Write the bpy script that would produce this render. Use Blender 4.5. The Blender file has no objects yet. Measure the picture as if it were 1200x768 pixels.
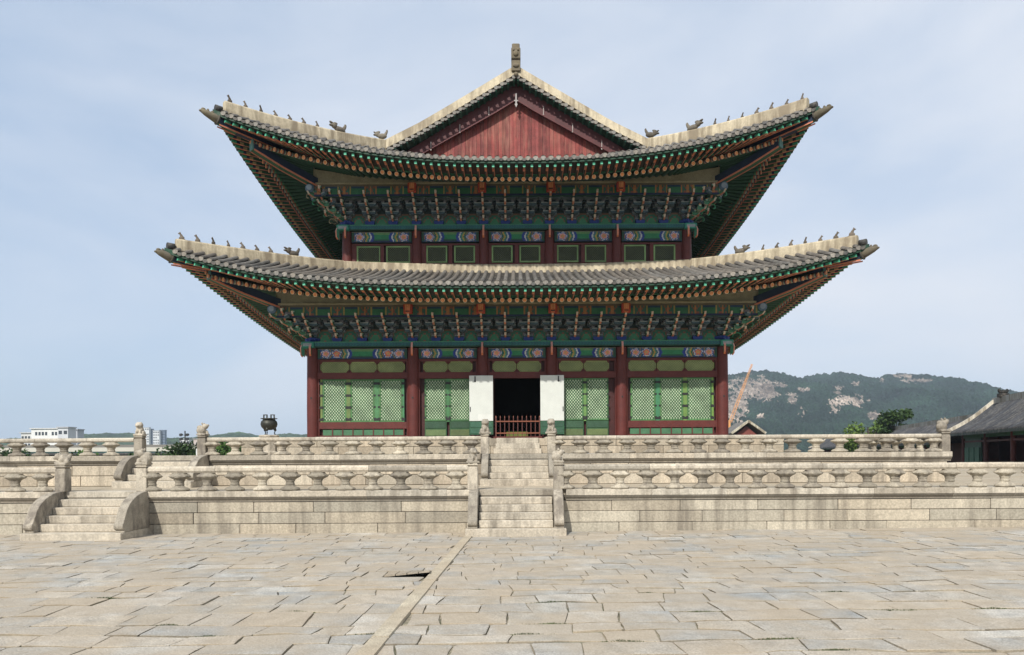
import bpy, bmesh, math, random
from math import radians, sin, cos, pi, sqrt
from mathutils import Vector, Matrix, noise
R = random.Random(7)
SC = bpy.context.scene
COL = SC.collection
# ------------------------------------------------------------------ camera, sky, sun, exposure
EYE, F, CY = 2.7, 800.0, -35.2
cam = bpy.data.cameras.new('camera'); camo = bpy.data.objects.new('camera', cam); COL.objects.link(camo)
cam.sensor_width = 36.0; cam.lens = 24.0; cam.shift_x = -0.0058; cam.shift_y = 0.1233
cam.clip_start = 0.1; cam.clip_end = 9000
camo.matrix_world = Matrix.Translation((0, CY, EYE)) @ Matrix.Rotation(radians(90), 4, 'X') @ Matrix.Rotation(radians(-0.3), 4, 'Z')
SC.camera = camo
SUN_EL, SUN_AZ = radians(41), radians(200)      # azimuth clockwise from +Y
sv = Vector((sin(SUN_AZ)*cos(SUN_EL), cos(SUN_AZ)*cos(SUN_EL), sin(SUN_EL)))
sl = bpy.data.lights.new('sun', 'SUN'); sl.energy = 3.7; sl.angle = radians(0.8); sl.color = (1, .955, .89)
so = bpy.data.objects.new('sun', sl); COL.objects.link(so); so.rotation_euler = sv.to_track_quat('Z', 'Y').to_euler()
W = bpy.data.worlds.new('World'); SC.world = W; W.use_nodes = True
nt = W.node_tree; nt.nodes.clear()
def N(nt, t, **k):
    n = nt.nodes.new(t)
    for a, b in k.items():
        if a[0] == '_': setattr(n, a[1:], b)
        else: n.inputs[a.replace('__', ' ')].default_value = b
    return n
wo = N(nt, 'ShaderNodeOutputWorld'); bg = N(nt, 'ShaderNodeBackground', Strength=0.125)
sky = N(nt, 'ShaderNodeTexSky', _sky_type='NISHITA', _sun_disc=False, _sun_elevation=SUN_EL, _sun_rotation=SUN_AZ, _air_density=1.0, _dust_density=1.6, _ozone_density=1.3)
tc = N(nt, 'ShaderNodeTexCoord'); mp = N(nt, 'ShaderNodeMapping'); mp.inputs['Scale'].default_value = (1.3, .8, 3.2); mp.inputs['Rotation'].default_value = (0, radians(28), 0)
cn = N(nt, 'ShaderNodeTexNoise', Scale=1.35, Detail=7.0, Roughness=.52, Distortion=.35)
cr = N(nt, 'ShaderNodeValToRGB'); cr.color_ramp.elements[0].position = .33; cr.color_ramp.elements[1].position = .72
cr.color_ramp.elements[0].color = (.08, .08, .08, 1); cr.color_ramp.elements[1].color = (.90, .90, .90, 1)
sx = N(nt, 'ShaderNodeSeparateXYZ'); mr = N(nt, 'ShaderNodeMapRange'); mr.inputs['From Min'].default_value = -.6; mr.inputs['From Max'].default_value = .6; mr.inputs['To Min'].default_value = -.10; mr.inputs['To Max'].default_value = .42
ad = N(nt, 'ShaderNodeMath', _operation='ADD', _use_clamp=True)
mx = N(nt, 'ShaderNodeMix', _data_type='RGBA'); mx.inputs['B'].default_value = (5.0, 5.3, 5.85, 1)
L = nt.links.new
L(tc.outputs['Generated'], mp.inputs['Vector']); L(mp.outputs[0], cn.inputs['Vector']); L(cn.outputs['Fac'], cr.inputs[0])
L(tc.outputs['Generated'], sx.inputs[0]); L(sx.outputs['X'], mr.inputs['Value']); L(cr.outputs[0], ad.inputs[0]); L(mr.outputs[0], ad.inputs[1])
L(ad.outputs[0], mx.inputs['Factor']); mb0 = N(nt, 'ShaderNodeMix', _data_type='RGBA'); mb0.inputs['Factor'].default_value = .72; mb0.inputs['B'].default_value = (2.95, 3.85, 5.15, 1); L(sky.outputs[0], mb0.inputs['A']); L(mb0.outputs['Result'], mx.inputs['A']); L(mx.outputs['Result'], bg.inputs['Color']); L(bg.outputs[0], wo.inputs['Surface'])
SC.view_settings.view_transform = 'Standard'; SC.view_settings.look = 'None'; SC.view_settings.gamma = 1.0
SC.view_settings.exposure = 0.36; SC.view_settings.use_curve_mapping = False
SC.render.engine = 'CYCLES'; SC.cycles.use_denoising = True; SC.cycles.max_bounces = 6; SC.cycles.volume_bounces = 0

# ------------------------------------------------------------------ materials
def cmat(name, rough=.7, nscale=3.0, lo=.8, hi=1.15, bump=.0, bscale=20.0, streak=0.0, stain_col=(.12, .1, .08), rnd=0.0, fine=0.12, spec=.4, metal=0.0, streak_z=.5, streak_xy=5.0, streak_pos=.55):
    """paint/stone/tile: colour stored per face, weathered by procedural noise in world space"""
    m = bpy.data.materials.new(name); m.use_nodes = True; t = m.node_tree; b = t.nodes['Principled BSDF']; l = t.links.new
    b.inputs['Roughness'].default_value = rough; b.inputs['Specular IOR Level'].default_value = spec; b.inputs['Metallic'].default_value = metal
    at = N(t, 'ShaderNodeAttribute', _attribute_name='Col'); g = N(t, 'ShaderNodeNewGeometry')
    n1 = N(t, 'ShaderNodeTexNoise', Scale=nscale, Detail=6.0, Roughness=.6); l(g.outputs['Position'], n1.inputs['Vector'])
    r1 = N(t, 'ShaderNodeMapRange'); r1.inputs['From Min'].default_value = .3; r1.inputs['From Max'].default_value = .7; r1.inputs['To Min'].default_value = lo; r1.inputs['To Max'].default_value = hi
    l(n1.outputs['Fac'], r1.inputs['Value'])
    n2 = N(t, 'ShaderNodeTexNoise', Scale=nscale*14, Detail=3.0); l(g.outputs['Position'], n2.inputs['Vector'])
    r2 = N(t, 'ShaderNodeMapRange'); r2.inputs['From Min'].default_value = .3; r2.inputs['From Max'].default_value = .7; r2.inputs['To Min'].default_value = 1-fine; r2.inputs['To Max'].default_value = 1+fine
    l(n2.outputs['Fac'], r2.inputs['Value'])
    mu = N(t, 'ShaderNodeMath', _operation='MULTIPLY'); l(r1.outputs[0], mu.inputs[0]); l(r2.outputs[0], mu.inputs[1])
    last = mu.outputs[0]
    if rnd:
        oi = N(t, 'ShaderNodeObjectInfo'); rr = N(t, 'ShaderNodeMapRange'); rr.inputs['To Min'].default_value = 1-rnd; rr.inputs['To Max'].default_value = 1+rnd*.4
        l(oi.outputs['Random'], rr.inputs['Value']); m3 = N(t, 'ShaderNodeMath', _operation='MULTIPLY'); l(last, m3.inputs[0]); l(rr.outputs[0], m3.inputs[1]); last = m3.outputs[0]
    vm = N(t, 'ShaderNodeVectorMath', _operation='SCALE'); l(at.outputs['Color'], vm.inputs[0]); l(last, vm.inputs['Scale'])
    out = vm.outputs[0]
    if streak:
        mm = N(t, 'ShaderNodeMapping'); mm.inputs['Scale'].default_value = (streak_xy, streak_xy, streak_z); l(g.outputs['Position'], mm.inputs['Vector'])
        n3 = N(t, 'ShaderNodeTexNoise', Scale=1.0, Detail=4.0, Roughness=.6); l(mm.outputs[0], n3.inputs['Vector'])
        n4 = N(t, 'ShaderNodeTexNoise', Scale=.55, Detail=3.0); l(g.outputs['Position'], n4.inputs['Vector'])
        s1 = N(t, 'ShaderNodeMath', _operation='MULTIPLY_ADD'); l(n4.outputs['Fac'], s1.inputs[0]); s1.inputs[1].default_value = .7; l(n3.outputs['Fac'], s1.inputs[2])
        s2 = N(t, 'ShaderNodeMapRange'); s2.inputs['From Min'].default_value = streak_pos+.27; s2.inputs['From Max'].default_value = streak_pos+.55; s2.inputs['To Max'].default_value = streak
        l(s1.outputs[0], s2.inputs['Value'])
        mx = N(t, 'ShaderNodeMix', _data_type='RGBA'); mx.inputs['B'].default_value = (*stain_col, 1); l(s2.outputs[0], mx.inputs['Factor']); l(out, mx.inputs['A']); out = mx.outputs['Result']
    l(out, b.inputs['Base Color'])
    if bump:
        nb = N(t, 'ShaderNodeTexNoise', Scale=bscale, Detail=5.0, Roughness=.65); l(g.outputs['Position'], nb.inputs['Vector'])
        bp = N(t, 'ShaderNodeBump', Strength=bump, Distance=.02); l(nb.outputs['Fac'], bp.inputs['Height']); l(bp.outputs[0], b.inputs['Normal'])
    return m
M_PAINT = cmat('faded_paint', .6, 2.5, .78, 1.12, bump=.15, bscale=30, fine=.2)
M_STONE = cmat('weathered_granite', .85, 1.1, .82, 1.12, bump=.55, bscale=26, streak=.7, stain_col=(.13, .11, .085), rnd=.0, fine=.2, streak_xy=3.2, streak_z=.30, streak_pos=.565)
M_CARVED = cmat('carved_granite', .88, 2.4, .72, 1.12, bump=.8, bscale=22, streak=.75, stain_col=(.13, .11, .09), rnd=.42, fine=.2, streak_z=2.5, streak_pos=.5)
M_PAVE = cmat('paving_granite', .9, 2.6, .74, 1.18, bump=1.0, bscale=14, fine=.3, spec=.15, streak=.62, stain_col=(.40, .325, .23), streak_xy=.7, streak_z=.7, streak_pos=.38)
M_DIRT = cmat('joint_dirt', .95, .7, .35, 2.4, bump=.8, bscale=25, fine=.3, streak=.7, stain_col=(.035, .06, .018), streak_xy=1.6, streak_z=1.6, streak_pos=.52)
M_TILE = cmat('clay_tile', .75, 1.5, .7, 1.25, bump=.4, bscale=30, fine=.25, streak=.3, stain_col=(.3, .27, .22), streak_xy=3, streak_z=3)
M_PLASTER = cmat('lime_plaster', .85, .8, .85, 1.1, bump=.4, bscale=14, fine=.12, streak=.75, stain_col=(.17, .13, .085), streak_xy=3.5, streak_z=.4, streak_pos=.44)
M_REDWOOD = cmat('worn_red_boards', .75, 1.8, .7, 1.3, bump=.3, bscale=25, fine=.25, streak=.55, stain_col=(.36, .17, .12), streak_xy=7, streak_z=.8, streak_pos=.56)
M_BRONZE = cmat('dark_bronze', .5, 5, .7, 1.3, bump=.2, metal=.6)
M_LEAF = cmat('leaf', .7, .8, .6, 1.4, fine=.3, spec=.25)
M_BARK = cmat('bark', .9, 4, .7, 1.2, bump=.5)
M_CITY = cmat('painted_concrete', .8, .3, .92, 1.05, fine=.05)
M_HILL = cmat('wooded_hill', .95, .02, .55, 1.5, fine=.55, spec=.1)
M_CLOTH = cmat('paper_backed_leaf', .8, 2, .94, 1.04, fine=.04, streak=.12, stain_col=(.5, .5, .45))

def lattice(name, bar, paper, sx_, sz_, rad, soft=.03, kind='dots'):
    m = bpy.data.materials.new(name); m.use_nodes = True; t = m.node_tree; b = t.nodes['Principled BSDF']; l = t.links.new
    b.inputs['Roughness'].default_value = .7
    g = N(t, 'ShaderNodeNewGeometry'); s = N(t, 'ShaderNodeSeparateXYZ'); l(g.outputs['Position'], s.inputs[0])
    ax = N(t, 'ShaderNodeMath', _operation='ADD'); l(s.outputs['X'], ax.inputs[0]); l(s.outputs['Y'], ax.inputs[1])
    def sc(o, k, off):
        a = N(t, 'ShaderNodeMath', _operation='MULTIPLY_ADD'); l(o, a.inputs[0]); a.inputs[1].default_value = 1/k; a.inputs[2].default_value = off + 200
        f = N(t, 'ShaderNodeMath', _operation='FRACT'); l(a.outputs[0], f.inputs[0]); c = N(t, 'ShaderNodeMath', _operation='SUBTRACT'); l(f.outputs[0], c.inputs[0]); c.inputs[1].default_value = .5
        q = N(t, 'ShaderNodeMath', _operation='MULTIPLY'); l(c.outputs[0], q.inputs[0]); l(c.outputs[0], q.inputs[1]); return q.outputs[0]
    def dist(off, kx, kz):
        a = N(t, 'ShaderNodeMath', _operation='ADD'); l(sc(ax.outputs[0], kx, off), a.inputs[0]); l(sc(s.outputs['Z'], kz, off), a.inputs[1]); return a.outputs[0]
    mn = N(t, 'ShaderNodeMath', _operation='MINIMUM'); l(dist(0, sx_, sz_), mn.inputs[0]); l(dist(.5, sx_, sz_), mn.inputs[1])
    r = N(t, 'ShaderNodeMapRange'); r.inputs['From Min'].default_value = rad*rad-soft; r.inputs['From Max'].default_value = rad*rad+soft; l(mn.outputs[0], r.inputs['Value'])
    no = N(t, 'ShaderNodeTexNoise', Scale=1.3, Detail=5.0); l(g.outputs['Position'], no.inputs['Vector'])
    rr = N(t, 'ShaderNodeMapRange'); rr.inputs['From Min'].default_value = .3; rr.inputs['From Max'].default_value = .7; rr.inputs['To Min'].default_value = .7; rr.inputs['To Max'].default_value = 1.2; l(no.outputs['Fac'], rr.inputs['Value'])
    mx = N(t, 'ShaderNodeMix', _data_type='RGBA'); mx.inputs['A'].default_value = (*paper, 1); mx.inputs['B'].default_value = (*bar, 1); l(r.outputs[0], mx.inputs['Factor'])
    vs = N(t, 'ShaderNodeVectorMath', _operation='SCALE'); l(mx.outputs['Result'], vs.inputs[0]); l(rr.outputs[0], vs.inputs['Scale']); l(vs.outputs[0], b.inputs['Base Color'])
    bp = N(t, 'ShaderNodeBump', Strength=.6, Distance=.02); l(r.outputs[0], bp.inputs['Height']); l(bp.outputs[0], b.inputs['Normal'])
    return m
M_LAT = lattice('flower_lattice', (.022, .095, .033), (.42, .49, .33), .142, .17, .25, .015)
M_LATF = lattice('close_lattice', (.34, .40, .14), (.07, .08, .05), .085, .085, .28)
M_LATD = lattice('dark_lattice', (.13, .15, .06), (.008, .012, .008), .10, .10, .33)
M_BLACK = cmat('unlit_dark', .9, 2, .9, 1.1)

# ------------------------------------------------------------------ mesh builder
class MB:
    def __init__(s, T=None): s.v = []; s.f = []; s.c = []; s.sm = []; s.T = T
    def add(s, pts, faces, col, smooth=False):
        o = len(s.v)
        s.v += [tuple(s.T(p)) for p in pts] if s.T else [tuple(p) for p in pts]
        for i, f in enumerate(faces):
            s.f.append([o+k for k in f]); s.c.append(col[i] if isinstance(col, list) else col); s.sm.append(smooth)
    def box(s, x0, x1, y0, y1, z0, z1, col, ch=0.0):
        P = [(x0,y0,z0),(x1,y0,z0),(x1,y1,z0),(x0,y1,z0),(x0,y0,z1),(x1,y0,z1),(x1,y1,z1),(x0,y1,z1)]
        if not ch:
            s.add(P, [(0,3,2,1),(4,5,6,7),(0,1,5,4),(1,2,6,5),(2,3,7,6),(3,0,4,7)], col); return
        # chamfered box: 24 verts
        V = []; 
        for (x, y, z) in P:
            dx = ch if x == x0 else -ch; dy = ch if y == y0 else -ch; dz = ch if z == z0 else -ch
            V += [(x, y+dy, z+dz), (x+dx, y, z+dz), (x+dx, y+dy, z)]
        Fc = [(0,3,2,1),(4,5,6,7),(0,1,5,4),(1,2,6,5),(2,3,7,6),(3,0,4,7)]; ax = [2,2,1,0,1,0]
        F_ = [tuple(3*i+a for i in f) for f, a in zip(Fc, ax)]
        E = [(0,1,0),(1,2,1),(2,3,0),(3,0,1),(4,5,0),(5,6,1),(6,7,0),(7,4,1),(0,4,2),(1,5,2),(2,6,2),(3,7,2)]
        for a, b, d in E:
            o = [k for k in (0,1,2) if k != d]
            F_.append((3*a+o[0], 3*b+o[0], 3*b+o[1], 3*a+o[1]))
        for i in range(8): F_.append((3*i, 3*i+1, 3*i+2))
        s.add(V, F_, col)
    def quad(s, a, b, c, d, col, smooth=False): s.add([a, b, c, d], [(0,1,2,3)], col, smooth)
    def prism(s, poly, axis, a0, a1, col):
        """poly of 2D points extruded along axis (0=x: pts are (y,z); 1=y: (x,z); 2=z: (x,y))"""
        def mk(p, a): return [(a, p[0], p[1]), (p[0], a, p[1]), (p[0], p[1], a)][axis]
        n = len(poly); V = [mk(p, a0) for p in poly] + [mk(p, a1) for p in poly]
        s.add(V, [tuple(range(n-1, -1, -1)), tuple(range(n, 2*n))] + [(i, (i+1) % n, n+(i+1) % n, n+i) for i in range(n)], col)
    def obox(s, p0, p1, w, h, col, up=(0,0,1), ends=None, bottom=None):
        p0 = Vector(p0); p1 = Vector(p1); d = (p1-p0).normalized(); u = Vector(up); r = d.cross(u).normalized(); u = r.cross(d).normalized()
        V = []
        for p in (p0, p1): V += [p-r*w/2-u*h/2, p+r*w/2-u*h/2, p+r*w/2+u*h/2, p-r*w/2+u*h/2]
        e = ends or col; bt = bottom or col
        s.add(V, [(0,1,2,3),(7,6,5,4),(0,4,5,1),(1,5,6,2),(2,6,7,3),(3,7,4,0)], [e, e, bt, col, col, col])
    def tube(s, path, rad, seg=8, col=(1,1,1), cap=True, smooth=True, capcol=None, half=False):
        path = [Vector(p) for p in path]; n = len(path); V = []; Fs = []; C = []
        ring = seg+1 if half else seg
        for i, p in enumerate(path):
            d = (path[min(i+1, n-1)]-path[max(i-1, 0)]).normalized()
            r = d.cross(Vector((0,0,1))); r = r.normalized() if r.length > 1e-4 else Vector((1,0,0)); u = r.cross(d)
            rr = rad[i] if isinstance(rad, (list, tuple)) else rad
            for k in range(ring):
                a = (pi*k/seg) if half else 2*pi*k/seg
                V.append(p + r*cos(a)*rr + u*sin(a)*rr)
        for i in range(n-1):
            for k in range(ring-1 if half else ring):
                k2 = (k+1) % ring; Fs.append((i*ring+k, i*ring+k2, (i+1)*ring+k2, (i+1)*ring+k)); C.append(col[i] if isinstance(col, list) else col)
        s.add(V, Fs, C, smooth)
        if cap:
            cc = capcol or (col[0] if isinstance(col, list) else col)
            ce = col[-1] if isinstance(col, list) else col
            o = len(s.v)-n*ring
            s.f.append([o+k for k in range(ring)][::-1]); s.c.append(cc); s.sm.append(False)
            s.f.append([o+(n-1)*ring+k for k in range(ring)]); s.c.append(ce); s.sm.append(False)
    def lathe(s, prof, c=(0,0,0), seg=16, sx=1, sy=1, col=(1,1,1), lobes=0, amp=0, smooth=True, rotz=0):
        V = []; Fs = []; n = len(prof)
        for i, (r, z) in enumerate(prof):
            for k in range(seg):
                a = 2*pi*k/seg+rotz; q = r*(1+amp*cos(lobes*a)) if lobes else r
                V.append((c[0]+q*cos(a)*sx, c[1]+q*sin(a)*sy, c[2]+z))
        for i in range(n-1):
            for k in range(seg): Fs.append((i*seg+k, i*seg+(k+1) % seg, (i+1)*seg+(k+1) % seg, (i+1)*seg+k))
        s.add(V, Fs, col, smooth); s.add(V[:seg], [tuple(range(seg))[::-1]], col); s.add(V[-seg:], [tuple(range(seg))], col)
    def ball(s, c, r, col, rot=None, u=12, w=8):
        V = [];Fs = []
        for i in range(w+1):
            th = pi*i/w
            for k in range(u):
                p = Vector((r[0]*sin(th)*cos(2*pi*k/u), r[1]*sin(th)*sin(2*pi*k/u), r[2]*cos(th)))
                if rot: p = rot @ p
                V.append(p+Vector(c))
        for i in range(w):
            for k in range(u): Fs.append((i*u+k, (i+1)*u+k, (i+1)*u+(k+1) % u, i*u+(k+1) % u))
        s.add(V, Fs, col, True)
    def grid(s, fn, nu, nv, col, smooth=True):
        V = [fn(i/nu, j/nv) for j in range(nv+1) for i in range(nu+1)]
        Fs = []; C = []
        for j in range(nv):
            for i in range(nu):
                a = j*(nu+1)+i; Fs.append((a, a+1, a+nu+2, a+nu+1)); C.append(col((i+.5)/nu, (j+.5)/nv) if callable(col) else col)
        s.add(V, Fs, C, smooth)
    def mesh(s, name, mat, off=(0,0,0)):
        me = bpy.data.meshes.new(name)
        me.from_pydata([(v[0]-off[0], v[1]-off[1], v[2]-off[2]) for v in s.v], [], s.f)
        at = me.attributes.new('Col', 'FLOAT_COLOR', 'FACE')
        at.data.foreach_set('color', [x for c in s.c for x in (c[0], c[1], c[2], 1.0)])
        me.polygons.foreach_set('use_smooth', s.sm); me.materials.append(mat); me.update(); return me
    def build(s, name, mat, parent=None, loc=None):
        """verts are world coordinates; origin at loc (default: the parent's place)"""
        p = Vector(parent['_w']) if parent else Vector((0,0,0))
        w = Vector(loc) if loc is not None else p
        o = bpy.data.objects.new(name, s.mesh(name, mat, w)); COL.objects.link(o)
        o['_w'] = tuple(w); o.location = w-p
        if parent: o.parent = parent
        return o
def put(name, me, parent=None, w=(0,0,0), rotz=0.0, scale=None):
    o = bpy.data.objects.new(name, me); COL.objects.link(o); p = Vector(parent['_w']) if parent else Vector((0,0,0))
    o['_w'] = tuple(w); o.location = Vector(w)-p; o.rotation_euler = (0,0,rotz)
    if scale: o.scale = scale
    if parent: o.parent = parent
    return o
def tag(o, label=None, cat=None, group=None, kind=None):
    if label: o['label'] = label
    if cat: o['category'] = cat
    if group: o['group'] = group
    if kind: o['kind'] = kind
    return o
def thing(name, loc, label, cat, group=None):
    o = bpy.data.objects.new(name, None); COL.objects.link(o); o.location = loc; o['_w'] = tuple(loc); o.empty_display_size = .2
    return tag(o, label, cat, group)
def remeshed(mb, vox, name, mat, col):
    me = mb.mesh(name+'_src', mat); o = bpy.data.objects.new('tmp', me); COL.objects.link(o)
    md = o.modifiers.new('r', 'REMESH'); md.mode = 'VOXEL'; md.voxel_size = vox; md.use_smooth_shade = True
    dg = bpy.context.evaluated_depsgraph_get(); nm = bpy.data.meshes.new_from_object(o.evaluated_get(dg)); nm.name = name
    bpy.data.objects.remove(o); bpy.data.meshes.remove(me)
    if 'Col' in nm.attributes: nm.attributes.remove(nm.attributes['Col'])
    at = nm.attributes.new('Col', 'FLOAT_COLOR', 'FACE'); at.data.foreach_set('color', [*col, 1.0]*len(nm.polygons))
    nm.polygons.foreach_set('use_smooth', [True]*len(nm.polygons))
    nm.materials.clear(); nm.materials.append(mat); return nm
def jit(c, a=.08):
    k = 1+R.uniform(-a, a); h = R.uniform(-a, a)*.18; return (c[0]*k*(1+h), c[1]*k, c[2]*k*(1-h))
# pixel of the 1200x768 photograph -> world point at depth D (used only to derive real sizes and places)
def px(x, y, D):
    dx = x-607.0; y2 = y + .00524*dx; x2 = dx - .00524*(y-532) * -1
    return Vector((x2*D/F, CY+D, EYE+(532-y2)*D/F))
# colours
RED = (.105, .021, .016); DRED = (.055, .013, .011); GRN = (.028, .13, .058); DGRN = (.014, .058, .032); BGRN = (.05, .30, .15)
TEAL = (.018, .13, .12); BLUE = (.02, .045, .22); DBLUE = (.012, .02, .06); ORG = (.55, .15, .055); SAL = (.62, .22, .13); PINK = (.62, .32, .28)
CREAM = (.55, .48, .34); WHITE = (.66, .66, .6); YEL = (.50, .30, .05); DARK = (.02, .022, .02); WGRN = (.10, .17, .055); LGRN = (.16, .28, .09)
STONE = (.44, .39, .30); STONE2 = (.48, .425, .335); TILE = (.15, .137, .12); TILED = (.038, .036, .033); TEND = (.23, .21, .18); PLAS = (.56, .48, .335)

# ------------------------------------------------------------------ ground and courtyard paving
def gz(x): return .0052*max(0, x)
RY = [-11.02]
for _ in range(60): RY.append(RY[-1]-R.choice((.46, .55, .62, .72))*R.uniform(.92, 1.08))
def row_y(k, x): return RY[k] + .20*noise.noise(Vector((x*.40, k*2.3, 1.7))) + .13*noise.noise(Vector((x*1.3, k*3.1, 9.7)))
HK = min(range(50), key=lambda k: abs((RY[k]+RY[k+1])/2+19.8))
HOLE = (-3.0, -1.95, row_y(HK+1, -2.5), row_y(HK, -2.5))
mb = MB()
xs = [-60, HOLE[0], HOLE[1], 0, 60]; ys = [-60, HOLE[2], HOLE[3], -10.9]
for i in range(4):
    for j in range(3):
        if i == 1 and j == 1: continue
        mb.quad(*[(x, y, gz(x)-.024) for x, y in ((xs[i], ys[j]), (xs[i+1], ys[j]), (xs[i+1], ys[j+1]), (xs[i], ys[j+1]))], (.21, .18, .132))
h = HOLE
for a, b in (((h[0],h[2]),(h[1],h[2])), ((h[1],h[2]),(h[1],h[3])), ((h[1],h[3]),(h[0],h[3])), ((h[0],h[3]),(h[0],h[2]))):
    mb.quad((*a,-.045), (*b,-.045), (*b,-.4), (*a,-.4), (.05,.045,.04))
mb.quad((h[0],h[2],-.4),(h[1],h[2],-.4),(h[1],h[3],-.4),(h[0],h[3],-.4), (.03,.03,.025))
tag(mb.build('courtyard_ground', M_DIRT), kind='structure')
mb = MB(); mb.box(-4000, 4000, -400, 5200, -3, -.46, (.10, .11, .07))
tag(mb.build('ground', M_HILL), kind='structure')
def strip_x(y): return -1.58-.032*(-11-y)
JOINTS = []
mb = MB(); PV = [(0.405,0.382,0.336), (0.414,0.386,0.331), (0.396,0.382,0.345), (0.386,0.377,0.345), (0.432,0.391,0.327), (0.386,0.363,0.317), (0.478,0.451,0.396), (0.405,0.377,0.327), (0.368,0.363,0.336), (0.396,0.377,0.331), (.36,.355,.325), (0.442,0.400,0.331), (.33,.335,.32)]
for side in (-1, 1):
    for k in range(0, 52):
        x = R.uniform(0, .6); 
        bounds = []; lim = 28
        while x < lim: bounds.append(x); x += R.choice((.62, .8, .95, 1.1, 1.25, 1.5))*R.uniform(.88, 1.15)
        jb = [(lambda q: (q+R.uniform(-.07, .07), q+R.uniform(-.07, .07)))(R.uniform(-.08, .08)) for _ in bounds]
        shear = -.22 if side > 0 else .02
        for i in range(-1, len(bounds)-1):
            def bx(ii, bot):
                if ii < 0: return 0.0
                return bounds[ii]+jb[ii][1 if bot else 0]
            yt = lambda X: row_y(k, X) if k > 0 else -11.03
            yb = lambda X: row_y(k+1, X)
            org = strip_x((RY[k]+RY[k+1])/2)+side*.05
            sh = shear*((k*.6) % 1.9) if i >= 0 else 0; sh2 = shear*((k*.6) % 1.9) if i+1 >= 0 else 0
            xa_t, xb_t, xa_b, xb_b = (org+side*(bx(i,0)-side*sh*0), org+side*bx(i+1,0), org+side*bx(i,1), org+side*bx(i+1,1))
            if side < 0: xa_t, xb_t, xa_b, xb_b = xb_t, xa_t, xb_b, xa_b
            if xb_t-xa_t < .15: continue
            if k == HK and xa_t < HOLE[1]+.02 and xb_t > HOLE[0]:
                if xa_t > HOLE[0]-.2: continue
                xb_t = xb_b = HOLE[0]-.01
            g = R.uniform(.003, .009); gf = R.uniform(.006, .03)+(R.uniform(.03, .07) if R.random() < .22 else 0)
            stain = R.random()**2.6
            xm_t, xm_b = (xa_t+xb_t)/2, (xa_b+xb_b)/2
            mv = R.uniform(-.035, .035); e1, e2 = R.uniform(-.02, .02), R.uniform(-.02, .02)
            poly = [(xa_b+g, yb(xa_b)+gf*R.uniform(.5,1.3)), (xm_b, yb(xm_b)+gf+abs(mv)), (xb_b-g, yb(xb_b)+gf*R.uniform(.5,1.3)), ((xb_t+xb_b)/2-g-abs(e1), (yt(xb_t)+yb(xb_b))/2), (xb_t-g, yt(xb_t)-g), (xm_t, yt(xm_t)-g), (xa_t+g, yt(xa_t)-g), ((xa_t+xa_b)/2+g+abs(e2), (yt(xa_t)+yb(xa_b))/2)]
            q_ = []
            for i2 in range(8):
                a_, b_, c_ = poly[i2-1], poly[i2], poly[(i2+1) % 8]
                if i2 % 2 == 0:
                    f1, f2 = R.uniform(.05, .16), R.uniform(.03, .10)
                    if i2 in (2, 6): f1, f2 = f2, f1
                    q_ += [(b_[0]+(a_[0]-b_[0])*f1, b_[1]+(a_[1]-b_[1])*f1), (b_[0]+(c_[0]-b_[0])*f2, b_[1]+(c_[1]-b_[1])*f2)]
                else: q_.append((b_[0]+R.uniform(-.006,.006), b_[1]+R.uniform(-.004,.004)))
            poly = q_; cx = sum(p[0] for p in poly)/12; cy = sum(p[1] for p in poly)/12
            if RY[k] > -30: JOINTS.append((xa_b, xb_b, k))
            z0 = R.uniform(-.008, .010); tx = R.uniform(-.012, .012); ty = R.uniform(-.012, .018)
            zf = lambda p: z0+gz(p[0])+tx*(p[0]-cx)+ty*(p[1]-cy)
            low = [(p[0], p[1], gz(p[0])-.06) for p in poly]; mid = [(p[0], p[1], zf(p)-.005) for p in poly]
            top = [(p[0]+(cx-p[0])*.03, p[1]+(cy-p[1])*.045, zf(p)) for p in poly]
            c = jit(R.choice(PV), .07); d = tuple(a_*(.75-.55*stain) for a_ in (c[0], c[1]*.95, c[2]*.85)); e_ = tuple(a_*(1.0-.6*stain) for a_ in (c[0], c[1]*.97, c[2]*.9))
            n = 12; V = low+mid+top
            Fs = [tuple(range(24, 36))] + [(i2, (i2+1) % n, n+(i2+1) % n, n+i2) for i2 in range(n)] + [(n+i2, n+(i2+1) % n, 2*n+(i2+1) % n, 2*n+i2) for i2 in range(n)]
            mb.add(V, Fs, [c]+[d]*12+[c]+[e_]*2+[c]*9)
tag(mb.build('courtyard_paving', M_PAVE), kind='structure')
mb = MB(); y = -11.3
while y > -45:
    l_ = R.uniform(1.1, 1.9); x0, x1 = strip_x(y), strip_x(y-l_); w = .135; g = .012; t = R.uniform(.026, .036)
    c = jit((.50,.44,.33), .05)
    V = [(x0-w,y-g,-.05),(x0+w,y-g,-.05),(x1+w,y-l_+g,-.05),(x1-w,y-l_+g,-.05)]; V += [(a+(.008 if a < (x0+x1)/2 else -.008), b, t) for a, b, _ in V]
    mb.add(V, [(7,6,5,4),(0,1,5,4),(1,2,6,5),(2,3,7,6),(3,0,4,7)], c); y -= l_
tag(mb.build('path_kerb_strip', M_PAVE), kind='structure')
dg_ = thing('drain_cover', (-2.45, -19.8, 0), 'sunken slatted stone drain cover with a dark gap beside the kerb strip', 'drain cover')
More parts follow.
